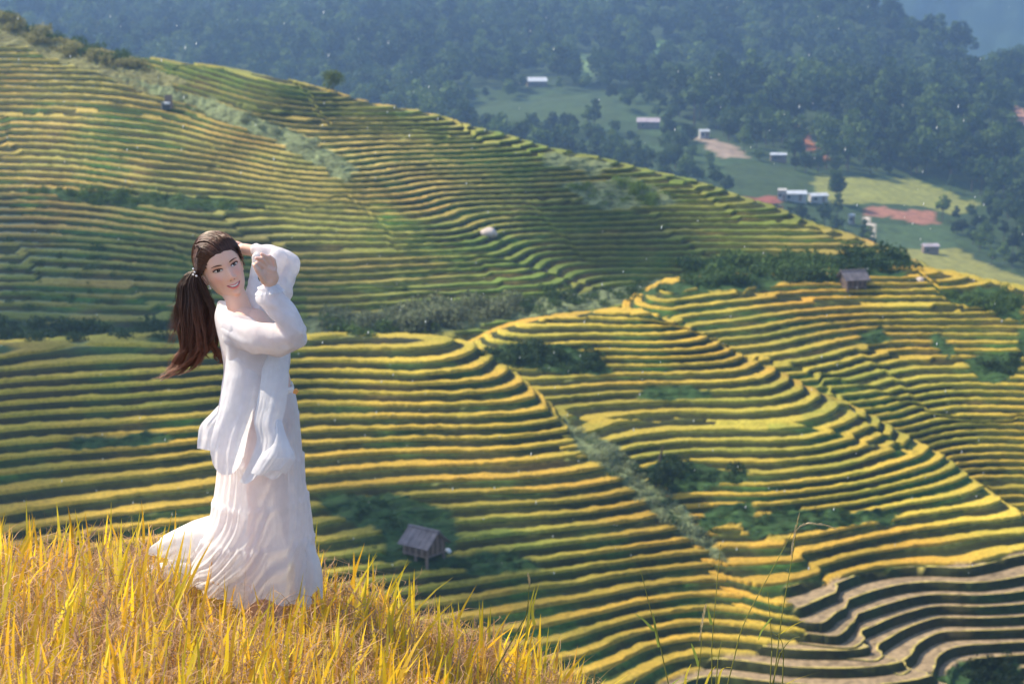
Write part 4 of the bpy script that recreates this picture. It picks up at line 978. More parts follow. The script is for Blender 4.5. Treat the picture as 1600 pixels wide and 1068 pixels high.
# far arm, raised, hand behind the head
chain(bm, [pp(414, 490, .125), pp(450, 411, .15)], [.032, .016]); chain(bm, [pp(450, 411, .15), pp(405, 393, .155), pp(380, 389, .175)], [.016, .021, .0215])
ell(bm, pp(368, 387, .185), (.034, .015, .026))
for k in range(4): chain(bm, [pp(362, 380+5*k, .19), pp(350, 380+5*k, .20), pp(343, 383+5*k, .20)], [.0085, .008, .0065])
chain(bm, [pp(368, 396, .185), pp(360, 404, .18), pp(354, 408, .18)], [.010, .009, .007])
def skin_mat():
    m, n, b, out = new_mat('skin')
    b.inputs['Base Color'].default_value = (.66, .40, .315, 1); b.inputs['Roughness'].default_value = .48; b.inputs['Specular IOR Level'].default_value = .35
    b.inputs['Subsurface Weight'].default_value = .25; b.inputs['Subsurface Radius'].default_value = (1, .35, .2); b.inputs['Subsurface Scale'].default_value = .008
    tc = n.nodes.new('ShaderNodeTexCoord'); tx = n.nodes.new('ShaderNodeTexNoise'); tx.inputs['Scale'].default_value = 18; n.links.new(tc.outputs['Object'], tx.inputs['Vector'])
    mx = n.nodes.new('ShaderNodeMix'); mx.data_type = 'RGBA'; mx.inputs[6].default_value = (.84, .56, .44, 1); mx.inputs[7].default_value = (.78, .47, .35, 1)
    n.links.new(tx.outputs[0], mx.inputs[0])
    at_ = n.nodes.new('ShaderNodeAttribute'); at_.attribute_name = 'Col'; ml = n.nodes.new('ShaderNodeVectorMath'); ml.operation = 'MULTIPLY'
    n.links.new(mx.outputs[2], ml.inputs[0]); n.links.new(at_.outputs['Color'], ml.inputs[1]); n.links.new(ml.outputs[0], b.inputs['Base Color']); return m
mt_skin = skin_mat()
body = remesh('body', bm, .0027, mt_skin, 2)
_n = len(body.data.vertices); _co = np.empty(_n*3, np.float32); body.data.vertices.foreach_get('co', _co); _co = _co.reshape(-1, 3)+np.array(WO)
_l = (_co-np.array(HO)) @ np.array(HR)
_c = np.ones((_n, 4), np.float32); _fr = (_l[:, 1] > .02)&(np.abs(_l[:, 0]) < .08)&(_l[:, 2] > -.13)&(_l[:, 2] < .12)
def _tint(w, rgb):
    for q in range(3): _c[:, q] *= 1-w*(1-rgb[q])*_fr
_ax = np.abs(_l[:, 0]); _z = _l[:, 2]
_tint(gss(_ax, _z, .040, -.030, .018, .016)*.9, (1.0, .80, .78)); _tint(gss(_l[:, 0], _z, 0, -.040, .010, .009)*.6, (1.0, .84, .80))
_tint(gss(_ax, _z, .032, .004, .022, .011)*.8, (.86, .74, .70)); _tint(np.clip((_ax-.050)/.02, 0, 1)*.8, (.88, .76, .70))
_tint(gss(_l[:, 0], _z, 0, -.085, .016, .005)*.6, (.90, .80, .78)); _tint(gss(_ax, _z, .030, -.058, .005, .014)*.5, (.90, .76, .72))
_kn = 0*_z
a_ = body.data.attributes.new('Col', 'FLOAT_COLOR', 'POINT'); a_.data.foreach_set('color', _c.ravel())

# face features: thin shaped pieces lying on the skin
def patch(name, outline, mat, off, bulge=0.0, rings=5):
    """closed outline [(x, z)] in face coordinates -> smooth raised patch"""
    o = np.array(outline, float); c = o.mean(0); V = []; F = []; n = len(o)
    for k in range(rings+1):
        f = 1-k/rings; p = c+(o-c)*max(f, .001)
        yy = face_y(p[:, 0], p[:, 1])+off*(1 if k else .25)+bulge*(1-f*f)
        V += [tuple(hw(a, b, d)-WO) for a, b, d in zip(p[:, 0], yy, p[:, 1])]
    for k in range(rings):
        for j in range(n): F.append((k*n+j, k*n+(j+1) % n, (k+1)*n+(j+1) % n, (k+1)*n+j))
    ob = mesh_np(name, np.array(V), np.array(F), mat, woman, None, True); return ob
def band(name, pts, w0, mat, off):
    """tapered band along pts [(x, z)], w0 = widths"""
    V = []; n = len(pts)
    for i, (x, z) in enumerate(pts):
        a = np.array(pts[max(i-1, 0)]); b = np.array(pts[min(i+1, n-1)]); t = (b-a)/np.linalg.norm(b-a); nn = np.array([-t[1], t[0]])
        for s in (-1, 0, 1):
            p = np.array([x, z])+nn*w0[i]*s*.5; V.append(tuple(hw(p[0], float(face_y(p[0], p[1]))+off*(1 if s == 0 else .6), p[1])-WO))
    F = []
    for i in range(n-1):
        for s in (0, 1): F.append((3*i+s, 3*i+s+1, 3*i+s+4, 3*i+s+3))
    return mesh_np(name, np.array(V), np.array(F), mat, woman, None, True)
mt_white = simple_mat('eye_white', (.72, .68, .66), .25, spec=.5); mt_iris = simple_mat('iris', (.022, .010, .007), .5, spec=.15)
mt_lash = simple_mat('lashes', (.018, .010, .008), .6); mt_brow = simple_mat('brow', (.11, .06, .045), .8)
mt_lip = simple_mat('lips', (.70, .20, .21), .35, spec=.5); mt_teeth = simple_mat('teeth', (.85, .82, .78), .2, spec=.5); mt_mouth = simple_mat('mouth', (.12, .02, .02), .7)
mt_shadow = simple_mat('eye_makeup', (.36, .19, .15), .7); mt_glint = simple_mat('painted_glint', (.95, .95, .95), .05, spec=1)
def almond(cx, cz, hw_, up, dn, sgn, n=28, dx=0, dz=0):
    P = []
    for k in range(n):
        a = 2*math.pi*k/n; x = math.cos(a); s = math.sin(a)
        z = (up*max(0, s)**.85 if s > 0 else -dn*(-s)**.9)
        P.append((cx+sgn*x*hw_+dx, cz+z*(1 if s > 0 else 1)+.0018*x+dz))        # outer corner a little higher
    return P
EZ = .0005
for s in (-1, 1):
    cx = .0315*s
    patch('eye_makeup', almond(cx+.001*s, EZ+.0035, .0178, .0072, .0060, s), mt_shadow, .0004)
    patch('eyeball', almond(cx, EZ, .0150, .0062, .0042, s), mt_white, .0011, .0016)
    gx_ = cx+.0004
    iris = [(gx_+.0068*math.cos(a), EZ+.0008+min(.0054, max(-.0042, .0068*math.sin(a)))) for a in np.linspace(0, 2*math.pi, 24, endpoint=False)]
    patch('iris', iris, mt_iris, .0026, .0008)
    patch('painted_highlight', [(gx_+.0016+.0009*math.cos(a), EZ+.0026+.0009*math.sin(a)) for a in np.linspace(0, 2*math.pi, 10, endpoint=False)], mt_glint, .0040)  # small white disc painted as the highlight in the eye
    up = [(cx+s*.0154*math.cos(a), EZ+.0062*max(0, math.sin(a))**.85+.0018*math.cos(a)) for a in np.linspace(math.pi, 0, 15)]
    up.append((cx+s*.0195, EZ+.0046))
    band('eyelashes', up, [.0010, .0020, .0025, .0028, .0030, .0032, .0034, .0034, .0035, .0035, .0035, .0035, .0036, .0034, .0026, .0008], mt_lash, .0030)
    lo = [(cx+s*.0147*math.cos(a), EZ-.0042*abs(math.sin(a))**.9+.0018*math.cos(a)) for a in np.linspace(math.pi, 2*math.pi, 12)]
    band('lower_lashes', lo, [.0003]+[.0006]*4+[.0010]*6+[.0006], mt_brow, .0020)
    crease = [(cx+s*.0160*math.cos(a), EZ+.0033+.0068*max(0, math.sin(a))**.85+.0018*math.cos(a)) for a in np.linspace(math.pi*.92, .12, 12)]
    band('eyelid_crease', crease, [.0003]+[.0008]*10+[.0003], mt_shadow, .0012)
    bx = np.linspace(0, 1, 12); br = [(s*(.0155+.036*t), .0165+.0062*math.sin(t*math.pi*.62)-.0030*t*t) for t in bx]
    band('eyebrow', br, [.0030, .0044, .0050, .0052, .0052, .0050, .0046, .0040, .0034, .0026, .0018, .0006], mt_brow, .0009)
    patch('nostril', [(s*(.0068)+.0032*math.cos(a)*1.0, -.0475+.0013*math.sin(a)) for a in np.linspace(0, 2*math.pi, 10, endpoint=False)], mt_mouth, .0009)
MZ = -.0685; MW = .0275
xs = np.linspace(-1, 1, 25)
top = [(x*MW, MZ+.0082*abs(x)**1.7+.0052*(1-x*x)-.0014*math.exp(-(x/.13)**2)) for x in xs]           # upper edge of upper lip
mid = [(x*MW*.98, MZ+.0078*abs(x)**1.7+.0008) for x in xs]                                           # lower edge of upper lip
mlo = [(x*MW*.97, MZ+.0076*abs(x)**1.7-.0068*(1-x*x)) for x in xs]                                   # upper edge of lower lip
bot = [(x*MW, MZ+.0072*abs(x)**1.7-.0142*(1-x*x)**.75) for x in xs]
def strip(name, A, B, mat, oa, ob, om, rows=4):
    V = []; n = len(A)
    for r in range(rows+1):
        t = r/rows; o_ = oa*(1-t)+ob*t+om*4*t*(1-t)
        for (ax_, az_), (bx_, bz_) in zip(A, B):
            x = ax_*(1-t)+bx_*t; z = az_*(1-t)+bz_*t; V.append(tuple(hw(x, float(face_y(x, z))+o_, z)-WO))
    F = [(r*n+k, r*n+k+1, (r+1)*n+k+1, (r+1)*n+k) for r in range(rows) for k in range(n-1)]
    return mesh_np(name, np.array(V), np.array(F), mat, woman, None, True)
strip('mouth', mid, mlo, mt_mouth, .0008, .0008, .0002)
tt = [(x*.86, z) for x, z in mid]; tb = [(x*.82, max(z2, z-.0058)) for (x, z), (_, z2) in zip(mid, mlo)]
strip('teeth', tt, [(x, (z+.0006)) for x, z in tb], mt_teeth, .0014, .0013, .0006)
strip('upper_lip', top, mid, mt_lip, .0003, .0022, .0012); strip('lower_lip', mlo, bot, mt_lip, .0020, .0003, .0022)

# hair: a shell over the skull, combed strands on it, and a long tail
mt_hair = simple_mat('hair', (0, 0, 0), .46, attr=True, spec=.55, nscale=60, lo=.8, hi=1.25, translucent=.12)
def shell_pt(d, extra=0.0):
    """point of the hair shell in direction d (head coordinates) from the skull centre"""
    d = d/np.linalg.norm(d); rx_, rb, rz_ = .0755, .104, .094
    ryy = rb if d[1] < 0 else .083
    r = 1/math.sqrt((d[0]/rx_)**2+(d[1]/ryy)**2+(d[2]/rz_)**2)
    return np.array([0, -.004, .022])+d*(r+extra)
def vol(d):                                              # lift of the combed hair: full on the crown
    return .0095+.015*max(0, d[2])**1.5+.006*max(0, -d[1])
tie_w = pp(303, 424, .075); tie = np.array(HR.transposed() @ (tie_w-HO)); tdir = tie-np.array([0, -.004, .022]); tl = np.linalg.norm(tdir); tdir /= tl
HV = []; HF_ = []; HCc = []
def add_tube(pts, rs, cols, sides=3):
    b = len(HV)
    for j, p in enumerate(pts):
        d = (pts[min(j+1, len(pts)-1)]-pts[max(j-1, 0)]); d = d.normalized() if d.length > 1e-9 else Vector((0, 0, 1))
        a = d.orthogonal().normalized(); c = d.cross(a)
        for k in range(sides):
            w = 2*math.pi*k/sides; HV.append(tuple(p+a*(rs[j]*math.cos(w))+c*(rs[j]*math.sin(w))-WO)); HCc.append(cols[j])
    for j in range(len(pts)-1):
        for k in range(sides): HF_.append((b+j*sides+k, b+j*sides+(k+1) % sides, b+(j+1)*sides+(k+1) % sides, b+(j+1)*sides+k))
dark = np.array([.062, .028, .019]); red = np.array([.26, .095, .058])
hairline = []                                            # starting directions: along the hair line and the whole scalp
def hl(t):                                               # t -1..1 from the viewer's left ear over the forehead to the right ear
    a = abs(t); x = .0715*math.sin(min(1, a*1.15)*math.pi/2)*np.sign(t); z = float(np.interp(a, [0, .12, .35, .55, .75, .9, 1.0], [.060, .0625, .056, .038, .016, .012, .016]))
    y = float(face_y(x*.995, z)) if a < .8 else .012-.06*(a-.8)*2
    return np.array([x, y, z])
R2 = random.Random(5)
for i in range(1900):
    if i < 1150:
        t = R2.uniform(-1, 1); p0 = hl(t)+np.array([0, 0, R2.uniform(-.0025, .003)])
    else:
        a = R2.uniform(0, 6.28); zz_ = R2.uniform(-.35, 1); d0 = np.array([math.cos(a)*math.sqrt(max(0, 1-zz_*zz_)), math.sin(a)*math.sqrt(max(0, 1-zz_*zz_)), zz_])
        if d0[1] > .2 and d0[2] < .8: continue
        p0 = shell_pt(d0, 0)
    d0 = p0-np.array([0, -.004, .022]); l0 = np.linalg.norm(d0); d0 = d0/l0
    e0 = l0-np.linalg.norm(shell_pt(d0)-np.array([0, -.004, .022]))
    # go up and back first, then to the tie
    upd = np.array([d0[0]*.9+(.10 if d0[0] > 0 else -.05), -.35, .95]); upd /= np.linalg.norm(upd)
    wgt = max(0, min(1, (d0[1]+.3)*1.2))*.8
    md_ = d0*(1-wgt)+upd*wgt+tdir*.25; md_ /= np.linalg.norm(md_)
    pts_ = []; jit = R2.uniform(-.002, .003); n_ = 16
    for k in range(n_+1):
        s = k/n_; d = d0*(1-s)**2+md_*2*s*(1-s)+tdir*s*s; d /= np.linalg.norm(d)
        g = min(1, s*4)*min(1, (1-s)*3.5)
        ex = e0*(1-min(1, s*3))+(vol(d)+jit)*g
        q = shell_pt(d, ex)
        if s > .85: q = q*(1-(s-.85)/.15)+tie*((s-.85)/.15)
        q = q+np.array([R2.gauss(0, .0006)]*3)*g
        pts_.append(hw(*q))
    c = dark*R2.uniform(.7, 1.7)+red*R2.uniform(0, .10)
    add_tube(pts_, [.0011]*2+[.0017]*(n_-1), [c]*(n_+1))
# shell under the strands
sh = []; SV = []; SF = []
na, nb_ = 60, 40
for i in range(nb_+1):
    for j in range(na):
        zz_ = -0.62+1.62*i/nb_; a = 2*math.pi*j/na; r_ = math.sqrt(max(0, 1-min(1, zz_)**2)); d = np.array([math.cos(a)*r_, math.sin(a)*r_, zz_])
        d = d/np.linalg.norm(d)
        SV.append(shell_pt(d, vol(d)-.004)); 
for i in range(nb_):
    for j in range(na):
        q = [i*na+j, i*na+(j+1) % na, (i+1)*na+(j+1) % na, (i+1)*na+j]; c = np.mean([SV[k] for k in q], axis=0)
        zl = float(np.interp(abs(c[0]), [0, .02, .04, .055, .064, .071, .08], [.062, .0625, .051, .033, .017, .010, .004]))
        if c[1] > -.012 and c[2] < zl+.006*(c[1] > .02)+.004: continue
        if c[1] <= -.012 and c[2] < -.045: continue
        if c[1] > -.03 and c[2] < .008: continue
        SF.append(q)
b = len(HV); HV += [tuple(hw(*p)-WO) for p in SV]; HCc += [dark]*len(SV); HF_ += [tuple(b+k for k in q) for q in SF]
hair = mesh_np('hair', np.array(HV), np.array(HF_), mt_hair, woman, np.array(HCc), True)
HV = []; HF_ = []; HCc = []
CL = [(303, 424), (296, 446), (301, 480), (304, 512), (303, 545), (288, 572), (262, 594)]; CW = [4, 11, 20, 24, 24, 18, 8]
CL2 = [(303, 424), (312, 446), (322, 480), (324, 512), (326, 540), (334, 556), (337, 566)]
def cr(tab, t):
    k = t*(len(tab)-1); i = min(int(k), len(tab)-2); f = k-i; f = f*f*(3-2*f)*.4+f*.6
    return np.array(tab[i], float)*(1-f)+np.array(tab[i+1], float)*f
clumps = []
for k in range(46):
    right = k % 5 == 4; o = R2.uniform(-1, 1); yy_ = R2.uniform(-1, 1); end = R2.uniform(.80, 1.0) if k % 3 else R2.uniform(.60, .85)
    if right: end = R2.uniform(.75, 1.0)
    clumps.append((right, o, yy_, end, R2.uniform(0, 6.28), R2.uniform(4, 10), R2.uniform(.8, 1.5), R2.uniform(-22, 14)))
clumps += [(False, -1.25, R2.uniform(-.5, .5), R2.uniform(.35, .75), R2.uniform(0, 6.28), 6, 1, R2.uniform(-22, -10)) for _ in range(24)]
for ci, (right, o, yy_, end, ph, amp_, fr_, flick) in enumerate(clumps):
    base = CL2 if right else CL; thin = ci >= 46; cl_c = R2.uniform(.65, 1.5)
    for i in range(7 if thin else 42):
        a = R2.uniform(0, 6.28); r_ = math.sqrt(R2.random()); fuzz = R2.random() < .16; e_ = end*R2.uniform(.86, 1.03); pts_ = []; cols = []; n_ = 24
        ampi = amp_*R2.uniform(.8, 1.2)*(1.8 if fuzz else 1)
        for q in range(n_+1):
            s = q/n_; t = s*e_; c = cr(base, min(1, t)); w = float(np.interp(min(1, t)*(len(CW)-1), range(len(CW)), CW))*(.6 if right else .92)
            cr_r = (4.2*(1-s)**.7+.9)*min(1, s*6+.15)*(1.8 if fuzz else 1)
            u = c[0]+o*w+cr_r*r_*math.cos(a)+ampi*(math.sin(t*8*fr_+ph)*t+.45*math.sin(t*19*fr_+ph*2)*t*t)+flick*max(0, s-.7)**1.5*4
            v = c[1]+5*o*t+abs(flick)*-.25*max(0, s-.8)*3
            pts_.append(pp(u, v, .05+(yy_*w*.8+cr_r*r_*math.sin(a))*PX-.02*t)); m = min(1, max(0, (t-.22)*1.35))
            cols.append((dark*(1-m)+red*m)*(cl_c+.25*math.sin(i*7.3)))
        add_tube(pts_, [(.0014 if not (fuzz or thin) else .0007)*(1-.8*(q/n_)**2) for q in range(n_+1)], cols)
mesh_np('ponytail', np.array(HV), np.array(HF_), mt_hair, woman, np.array(HCc), True)
# a few loose strands in front of the ear and by the right temple
HV = []; HF_ = []; HCc = []
for (a, b_, c, e) in [((.060, .045, .06), (.073, .03, .03), (.0765, .02, -.0), (.080, .0, -.02)), ((.05, .055, .072), (.0755, .034, .045), (.080, .018, .012), (.088, -.01, .0)), ((.03, .066, .070), (.066, .052, .052), (.0755, .034, .022), (.082, .005, .006)), ((.036, .064, .072), (.070, .046, .056), (.0785, .026, .024), (.086, .0, .010))]:
    for k in range(26):
        j = lambda p: hw(p[0]+R2.gauss(0, .0012), p[1]+R2.gauss(0, .0015), p[2]+R2.gauss(0, .003))
        pts_ = smooth_path([j(a), j(b_), j(c), j(e)], 12); add_tube(pts_, [.0007]*13, [dark*1.3]*7+[red]*6)
o = mesh_np('loose_strands', np.array(HV), np.array(HF_), mt_hair, woman, np.array(HCc), True); o['kind'] = 'stuff'
mt_bead = simple_mat('pearl', (.85, .85, .88), .15, spec=.8)
bm = bmesh.new()
for q in ((302, 420, .02), (304, 425, .015), (302, 429, .02), (307, 431, .015)): bmesh.ops.create_icosphere(bm, subdivisions=2, radius=.0038, matrix=Matrix.Translation(pp(*q)-WO))
obj_bm('hair_clip', bm, mt_bead, woman, True)
bm = bmesh.new(); bmesh.ops.create_icosphere(bm, subdivisions=2, radius=.0052, matrix=Matrix.Translation(hw(-.071, .004, -.052)-WO)); bmesh.ops.create_icosphere(bm, subdivisions=2, radius=.003, matrix=Matrix.Translation(hw(-.071, .004, -.042)-WO))
obj_bm('earring', bm, mt_bead, woman, True)

# ---- clothes
def cloth_mat(name, col, alpha, tl=.35, fine=260):
    m = simple_mat(name, col, .85, nscale=40, lo=.96, hi=1.03, translucent=tl, alpha=alpha, spec=.1); n = m.node_tree
    tc = n.nodes.new('ShaderNodeTexCoord'); mp = n.nodes.new('ShaderNodeMapping'); mp.inputs['Scale'].default_value = (1, .8, .32); mp.inputs['Rotation'].default_value = (0, .35, 0)
    tx = n.nodes.new('ShaderNodeTexNoise'); tx.inputs['Scale'].default_value = 40; tx.inputs['Detail'].default_value = 5; tx.inputs['Distortion'].default_value = .6
    bp = n.nodes.new('ShaderNodeBump'); bp.inputs['Strength'].default_value = .55; bp.inputs['Distance'].default_value = .006
    n.links.new(tc.outputs['Object'], mp.inputs[0]); n.links.new(mp.outputs[0], tx.inputs['Vector']); n.links.new(tx.outputs[0], bp.inputs['Height'])
    for q in n.nodes:
        if q.type in ('BSDF_PRINCIPLED', 'BSDF_TRANSLUCENT'): n.links.new(bp.outputs[0], q.inputs['Normal'])
    return m
mt_blouse = cloth_mat('white_chiffon', (.88, .88, .92), .92, .5); mt_skirt = cloth_mat('white_tulle', (.93, .92, .95), .82, .5)
def loft(name, rings, mat, cols=160, ripple=None, sub=5, close=True, a0=0, a1=2*math.pi, hem=None, thick=False):
    """rings: (uL, vL, uR, vR, dy, rd) in picture terms, interpolated smoothly"""
    R_ = np.array(rings, float); n = len(R_); rows = (n-1)*sub+1; V = []
    th = np.linspace(a0, a1, cols, endpoint=not close)
    for i in range(rows):
        t = i/sub; k = min(int(t), n-2); f = t-k
        p0, p1, p2, p3 = R_[max(k-1, 0)], R_[k], R_[k+1], R_[min(k+2, n-1)]
        r = .5*((2*p1)+(p2-p0)*f+(2*p0-5*p1+4*p2-p3)*f*f+(3*p1-p0-3*p2+p3)*f**3)
        A = pp(r[0], r[1], r[4]); B = pp(r[2], r[3], r[4]); C = (A+B)/2; H = (B-A)/2
        for a in th:
            m = 1.0; dz = 0
            if ripple: m, dz = ripple(a, i/(rows-1), t)
            p = C+H*(math.cos(a)*m)+Vector((0, math.sin(a)*r[5]*m, dz))
            if hem and i == rows-1: pass
            V.append(tuple(p-WO))
    F = []; c = cols
    for i in range(rows-1):
        for j in range(c if close else c-1): F.append((i*c+j, i*c+(j+1) % c, (i+1)*c+(j+1) % c, (i+1)*c+j))
    return mesh_np(name, np.array(V), np.array(F), mat, woman, None, True)
def n1(a, k, s): return float(vnoise(np.array([a]), np.array([k]), s)[0])
def blouse_rip(a, s, t):
    drift = a+1.3*s
    g = .018+.06*s*s
    m = 1+g*(math.sin(drift*7+1)*.5+math.sin(drift*12+3*s)*.35+.6*n1(drift*4, s*2.0, 71))
    dz = -.035*max(0, math.sin(a*2.2+4.4))*s**6*1.2+.02*math.sin(a*5)*s**5
    return m, dz
loft('blouse', [(340, 471, 408, 494, .02, .085), (338, 479, 419, 500, .02, .118), (337, 493, 432, 510, .02, .155), (340, 515, 446, 524, .02, .165), (346, 545, 453, 547, .02, .15), (350, 575, 452, 573, .02, .145), (346, 605, 444, 603, .02, .15),
                (344, 632, 430, 632, .02, .14), (345, 655, 415, 655, .02, .13)], mt_blouse, 200, blouse_rip, 7)
def sheet(name, rows_, dys, mat, nu=60, nv=60, seed=1, amp=.012, freq=3.0, slant=0, hem=None):
    """rows_: [(uL, vL, uR, vR)] a hanging panel with folds running down it"""
    R_ = np.array(rows_, float); D = np.array(dys, float); n = len(R_); V = []
    for i in range(nv+1):
        t = i/nv*(n-1); k = min(int(t), n-2); f = t-k
        p0, p1, p2, p3 = R_[max(k-1, 0)], R_[k], R_[k+1], R_[min(k+2, n-1)]
        r = .5*((2*p1)+(p2-p0)*f+(2*p0-5*p1+4*p2-p3)*f*f+(3*p1-p0-3*p2+p3)*f**3); dy = D[k]*(1-f)+D[k+1]*f
        for j in range(nu+1):
            w = j/nu; u = r[0]*(1-w)+r[2]*w; v = r[1]*(1-w)+r[3]*w
            if hem: v += hem(w)*(i/nv)**4
            fold = amp*(math.sin(w*freq*6.28+seed+slant*i/nv*3)+.6*n1(w*freq*2+slant*i/nv, i/nv*1.3, seed+5)+.35*math.sin(w*freq*21+seed*2+slant*5*i/nv)*n1(w*4, i/nv*3, seed+9)+.3*n1(w*freq*9+slant*3*i/nv, i/nv*2.5, seed+7))*(.3+.7*i/nv)
            V.append(tuple(pp(u, v, dy+fold-.03*math.sin(w*math.pi))-WO))
    F = [(i*(nu+1)+j, i*(nu+1)+j+1, (i+1)*(nu+1)+j+1, (i+1)*(nu+1)+j) for i in range(nv) for j in range(nu)]
    return mesh_np(name, np.array(V), np.array(F), mat, woman, None, True)
sheet('front_panel', [(410, 540, 450, 542), (408, 590, 451, 593), (401, 630, 447, 632), (397, 660, 441, 664), (401, 688, 449, 688), (389, 722, 460, 710), (374, 752, 436, 742)], [-.07, -.135, -.165, -.185, -.20, -.21, -.205], mt_blouse, seed=3, amp=.0065, freq=1.5, slant=1.4, hem=lambda w: 5*math.sin(w*9))
sheet('left_panel', [(356, 528, 412, 528), (350, 590, 410, 590), (342, 640, 398, 640), (333, 672, 389, 672), (328, 697, 384, 697), (331, 718, 381, 714)], [-.05, -.115, -.145, -.16, -.17, -.17], mt_blouse, seed=8, amp=.0060, freq=1.6, slant=1.2, hem=lambda w: 26*max(0, math.sin(math.pi*min(1, w*1.05)))**.6)
sheet('side_flare', [(424, 655, 440, 655), (424, 672, 446, 676), (418, 694, 455, 700), (404, 716, 461, 716), (392, 738, 446, 738)], [-.17, -.195, -.22, -.235, -.23], mt_blouse, seed=13, amp=.006, freq=1.4, slant=1, hem=lambda w: 4*math.sin(w*7))
sheet('back_flap', [(344, 630, 372, 632), (330, 645, 372, 650), (313, 664, 368, 668), (309, 685, 366, 688), (308, 700, 364, 710)], [.02, .03, .04, .04, .05], mt_blouse, seed=2, amp=.012, freq=1.3)
def fold_disp(o, amp, stretch, seed=0):
    me = o.data; n = len(me.vertices); co = np.empty(n*3, np.float32); me.vertices.foreach_get('co', co); co = co.reshape(-1, 3)
    nr_ = np.empty(n*3, np.float32); me.vertices.foreach_get('normal', nr_); nr_ = nr_.reshape(-1, 3)
    M = np.array(stretch, float); q = co @ M.T
    d = vnoise(q[:, 0], q[:, 1]+q[:, 2]*.7, seed)+.5*vnoise(q[:, 0]*2.1, q[:, 1]*2+q[:, 2], seed+1)
    co = co+nr_*(amp*d)[:, None]; me.vertices.foreach_set('co', co.astype(np.float32).ravel()); me.update()
# near sleeve
bm = bmesh.new()
chain(bm, [pp(371, 521, -.075), pp(402, 527, -.130), (pp(438, 530, -.165)), pp(460, 526, -.185), pp(461, 517, -.19)], [.060, .062, .058, .049, .047])
chain(bm, [pp(461, 517, -.19), pp(449, 496, -.178), pp(437, 480, -.165), pp(424, 463, -.155)], [.048, .048, .049, .048])
chain(bm, [pp(424, 463, -.155), pp(421, 455, -.158)], [.050, .036])
ell(bm, pp(420.5, 450.5, -.16), (.044, .036, .0075), Matrix.Rotation(math.radians(6), 3, 'Y'))
V = []; F = []; nn_ = 120
for i in range(9):
    s_ = i/8; c_ = pp(420.8+.8*s_, 447+10*s_, -.16); r_ = .032+.020*s_
    for j in range(nn_):
        a = 2*math.pi*j/nn_; m = 1+.05*math.sin(a*17)+.05*math.sin(a*9+1)*s_; V.append(tuple(c_+Vector((r_*m*math.cos(a), r_*.85*m*math.sin(a), .006*math.cos(a)))-WO))
F = [(i*nn_+j, i*nn_+(j+1) % nn_, (i+1)*nn_+(j+1) % nn_, (i+1)*nn_+j) for i in range(8) for j in range(nn_)]
mesh_np('cuff', np.array(V), np.array(F), mt_blouse, woman, None, True)
sl = remesh('near_sleeve', bm, .005, mt_blouse, 4); fold_disp(sl, .0085, [[9, 0, 22], [14, 6, -6], [5, 20, 5]], 3)
sl.data.name = 'near_sleeve'
# far sleeve
bm = bmesh.new()
chain(bm, [pp(401, 390.5, .15), pp(415, 395, .145), pp(436, 402, .14), pp(459, 408, .135)], [.028, .035, .038, .024])
chain(bm, [pp(459, 408, .135), pp(449, 430, .13), pp(440, 450, .125), pp(425, 478, .12)], [.024, .036, .044, .055])
chain(bm, [pp(434, 402, .11), pp(428, 430, .12), pp(415, 470, .11)], [.032, .03, .05]); chain(bm, [pp(400, 402, .11), pp(396, 432, .12), pp(398, 462, .10), pp(404, 485, .08)], [.016, .020, .032, .04])
sl = remesh('far_sleeve', bm, .005, mt_blouse, 4); fold_disp(sl, .0055, [[24, 0, 8], [8, 6, 20], [5, 20, 5]], 9)
# skirt with gathered tiers
TV = [603, 655, 717, 775, 832, 915]
def skirt_rip(a, s, t):
    v = 600+s*318; k = max(i for i in range(len(TV)) if TV[i] <= v+1e-6) if v >= 603 else 0
    f = (v-TV[k])/((TV[k+1] if k+1 < len(TV) else 930)-TV[k]); k = min(k, 4)
    bump = .030*math.exp(-(f*6)**2)*(k > 0)
    amp = (.020+.020*s)*(.5+.8*math.exp(-f*1.5)); n = 17+5*k
    dr = a+1.1*s*s+.25*n1(a*2, s*3, 81)
    m = 1+bump*.8+amp*(.55*math.sin(dr*n+k*1.7)+.45*math.sin(dr*(n*.62)+2*k+1))+.035*s*n1(dr*3.2, s*1.5, 83)
    dz = (.022*math.sin(a*5+.8)+.03*math.sin(a*2-.4)-.012*math.sin(a*11))*sstep(.8, 1, s)
    return m, float(dz)
loft('skirt', [(374, 600, 457, 600, .02, .13), (358, 630, 463, 628, .02, .155), (347, 660, 467, 657, .02, .165), (342, 700, 471, 697, .02, .175), (340, 740, 475, 736, .02, .18), (335, 780, 479, 775, .02, .19), (328, 815, 484, 812, .02, .20),
               (312, 850, 488, 845, .02, .215), (298, 885, 491, 880, .02, .225), (290, 916, 493, 914, .02, .23)], mt_skirt, 260, skirt_rip, 9)
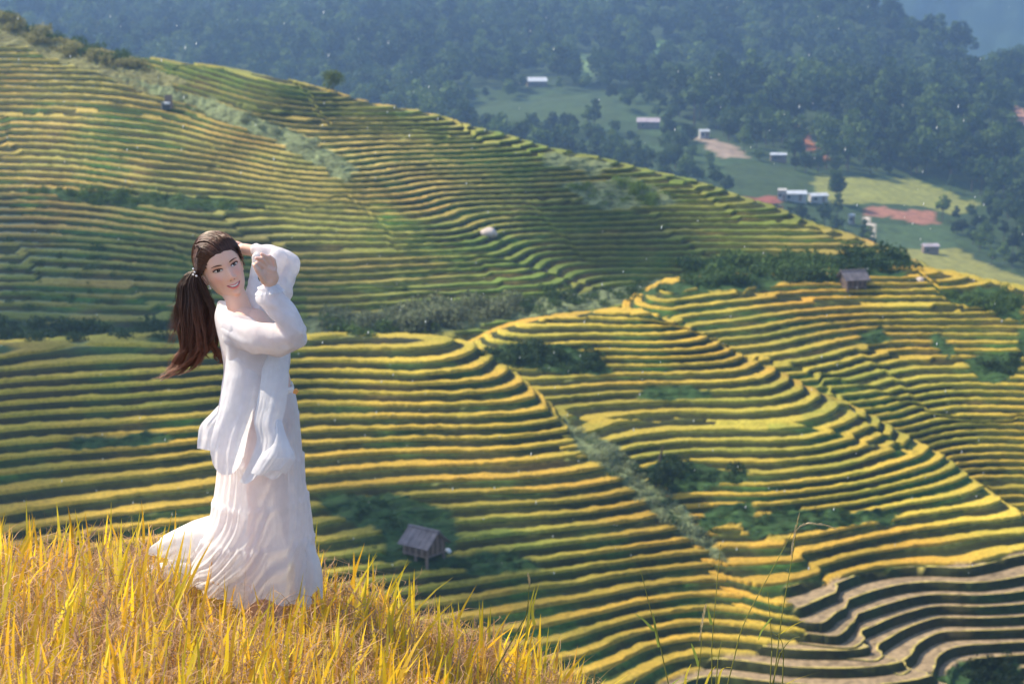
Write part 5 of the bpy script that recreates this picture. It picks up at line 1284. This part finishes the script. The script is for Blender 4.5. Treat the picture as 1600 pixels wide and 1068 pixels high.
def loft_axis(name, path, radii, mat, cols=120, rows=40, amp=.06, waves=9, seed=1, flare=1.0):
    P_ = smooth_path([pp(*q) for q in path], rows); V = []
    for i, p in enumerate(P_):
        s = i/rows; r = float(np.interp(s*(len(radii)-1), range(len(radii)), radii)); d = (P_[min(i+1, rows)]-P_[max(i-1, 0)]).normalized(); a_ = d.cross(Vector((0, 1, 0))).normalized(); b_ = Vector((0, 1, 0))
        for j in range(cols):
            a = 2*math.pi*j/cols; m = 1+amp*(.3+s)*(math.sin(a*waves+2*s+seed)*.6+math.sin(a*waves*.57+seed*2)*.5)+.10*s*n1(a*2.5, s*3, seed)
            V.append(tuple(p+a_*(r*m*math.cos(a))+b_*(r*m*.8*math.sin(a))+d*(.03*math.sin(a*3+seed)*s**4)-WO))
    F = [(i*cols+j, i*cols+(j+1) % cols, (i+1)*cols+(j+1) % cols, (i+1)*cols+j) for i in range(rows) for j in range(cols)]
    return mesh_np(name, np.array(V), np.array(F), mat, woman, None, True)
mt_train = cloth_mat('white_tulle_hem', (.90, .89, .90), .82, .5)
loft_axis('skirt_train', [(380, 830, .02), (345, 838, .03), (310, 846, .04), (278, 854, .05), (250, 866, .05)], [.075, .085, .078, .062, .050], mt_train, seed=2, amp=.09, waves=6)
loft_axis('skirt_ruffle', [(340, 900, -.02), (300, 893, 0), (262, 893, .02), (232, 898, .03), (212, 908, .03)], [.07, .055, .035, .03, .026], mt_train, seed=5, amp=.14, waves=7)
loft_axis('lower_ruffle', [(470, 845, -.03), (480, 880, -.05), (482, 925, -.06)], [.03, .045, .05], mt_train, seed=7, amp=.14, waves=6)
# belt of small flowers
bm = bmesh.new()
for k in range(26):
    a = math.pi+math.pi*1.1*k/25+.4; p = pp(415.5, 607, .02)+Vector((.098*math.cos(a), .134*math.sin(a), 0)); cap(bm, p-WO, p-WO+Vector((.001, 0, 0)), .006, .006, 1)
for j in range(4): obj = None
obj_bm('belt', bm, simple_mat('belt_cloth', (.75, .70, .66), .8), woman, True)
mt_fl = simple_mat('orange_flower', (.85, .42, .14), .6); mt_fw = simple_mat('white_flower', (.85, .84, .86), .6)
for (u, v, m_) in ((449, 611, mt_fw), (455, 609, mt_fw), (462, 611, mt_fl), (445, 613, mt_fw)):
    bm = bmesh.new(); c = pp(u, v, -.10)
    for k in range(5):
        a = k*1.257; bmesh.ops.create_icosphere(bm, subdivisions=2, radius=1, matrix=Matrix.Translation(c-WO+Vector((.006*math.cos(a), 0, .006*math.sin(a)))) @ Matrix.Diagonal((.0055, .003, .0055, 1)))
    bmesh.ops.create_icosphere(bm, subdivisions=2, radius=.0035, matrix=Matrix.Translation(c-WO+Vector((0, -.004, 0))))
    obj_bm('flower', bm, m_, woman, True)
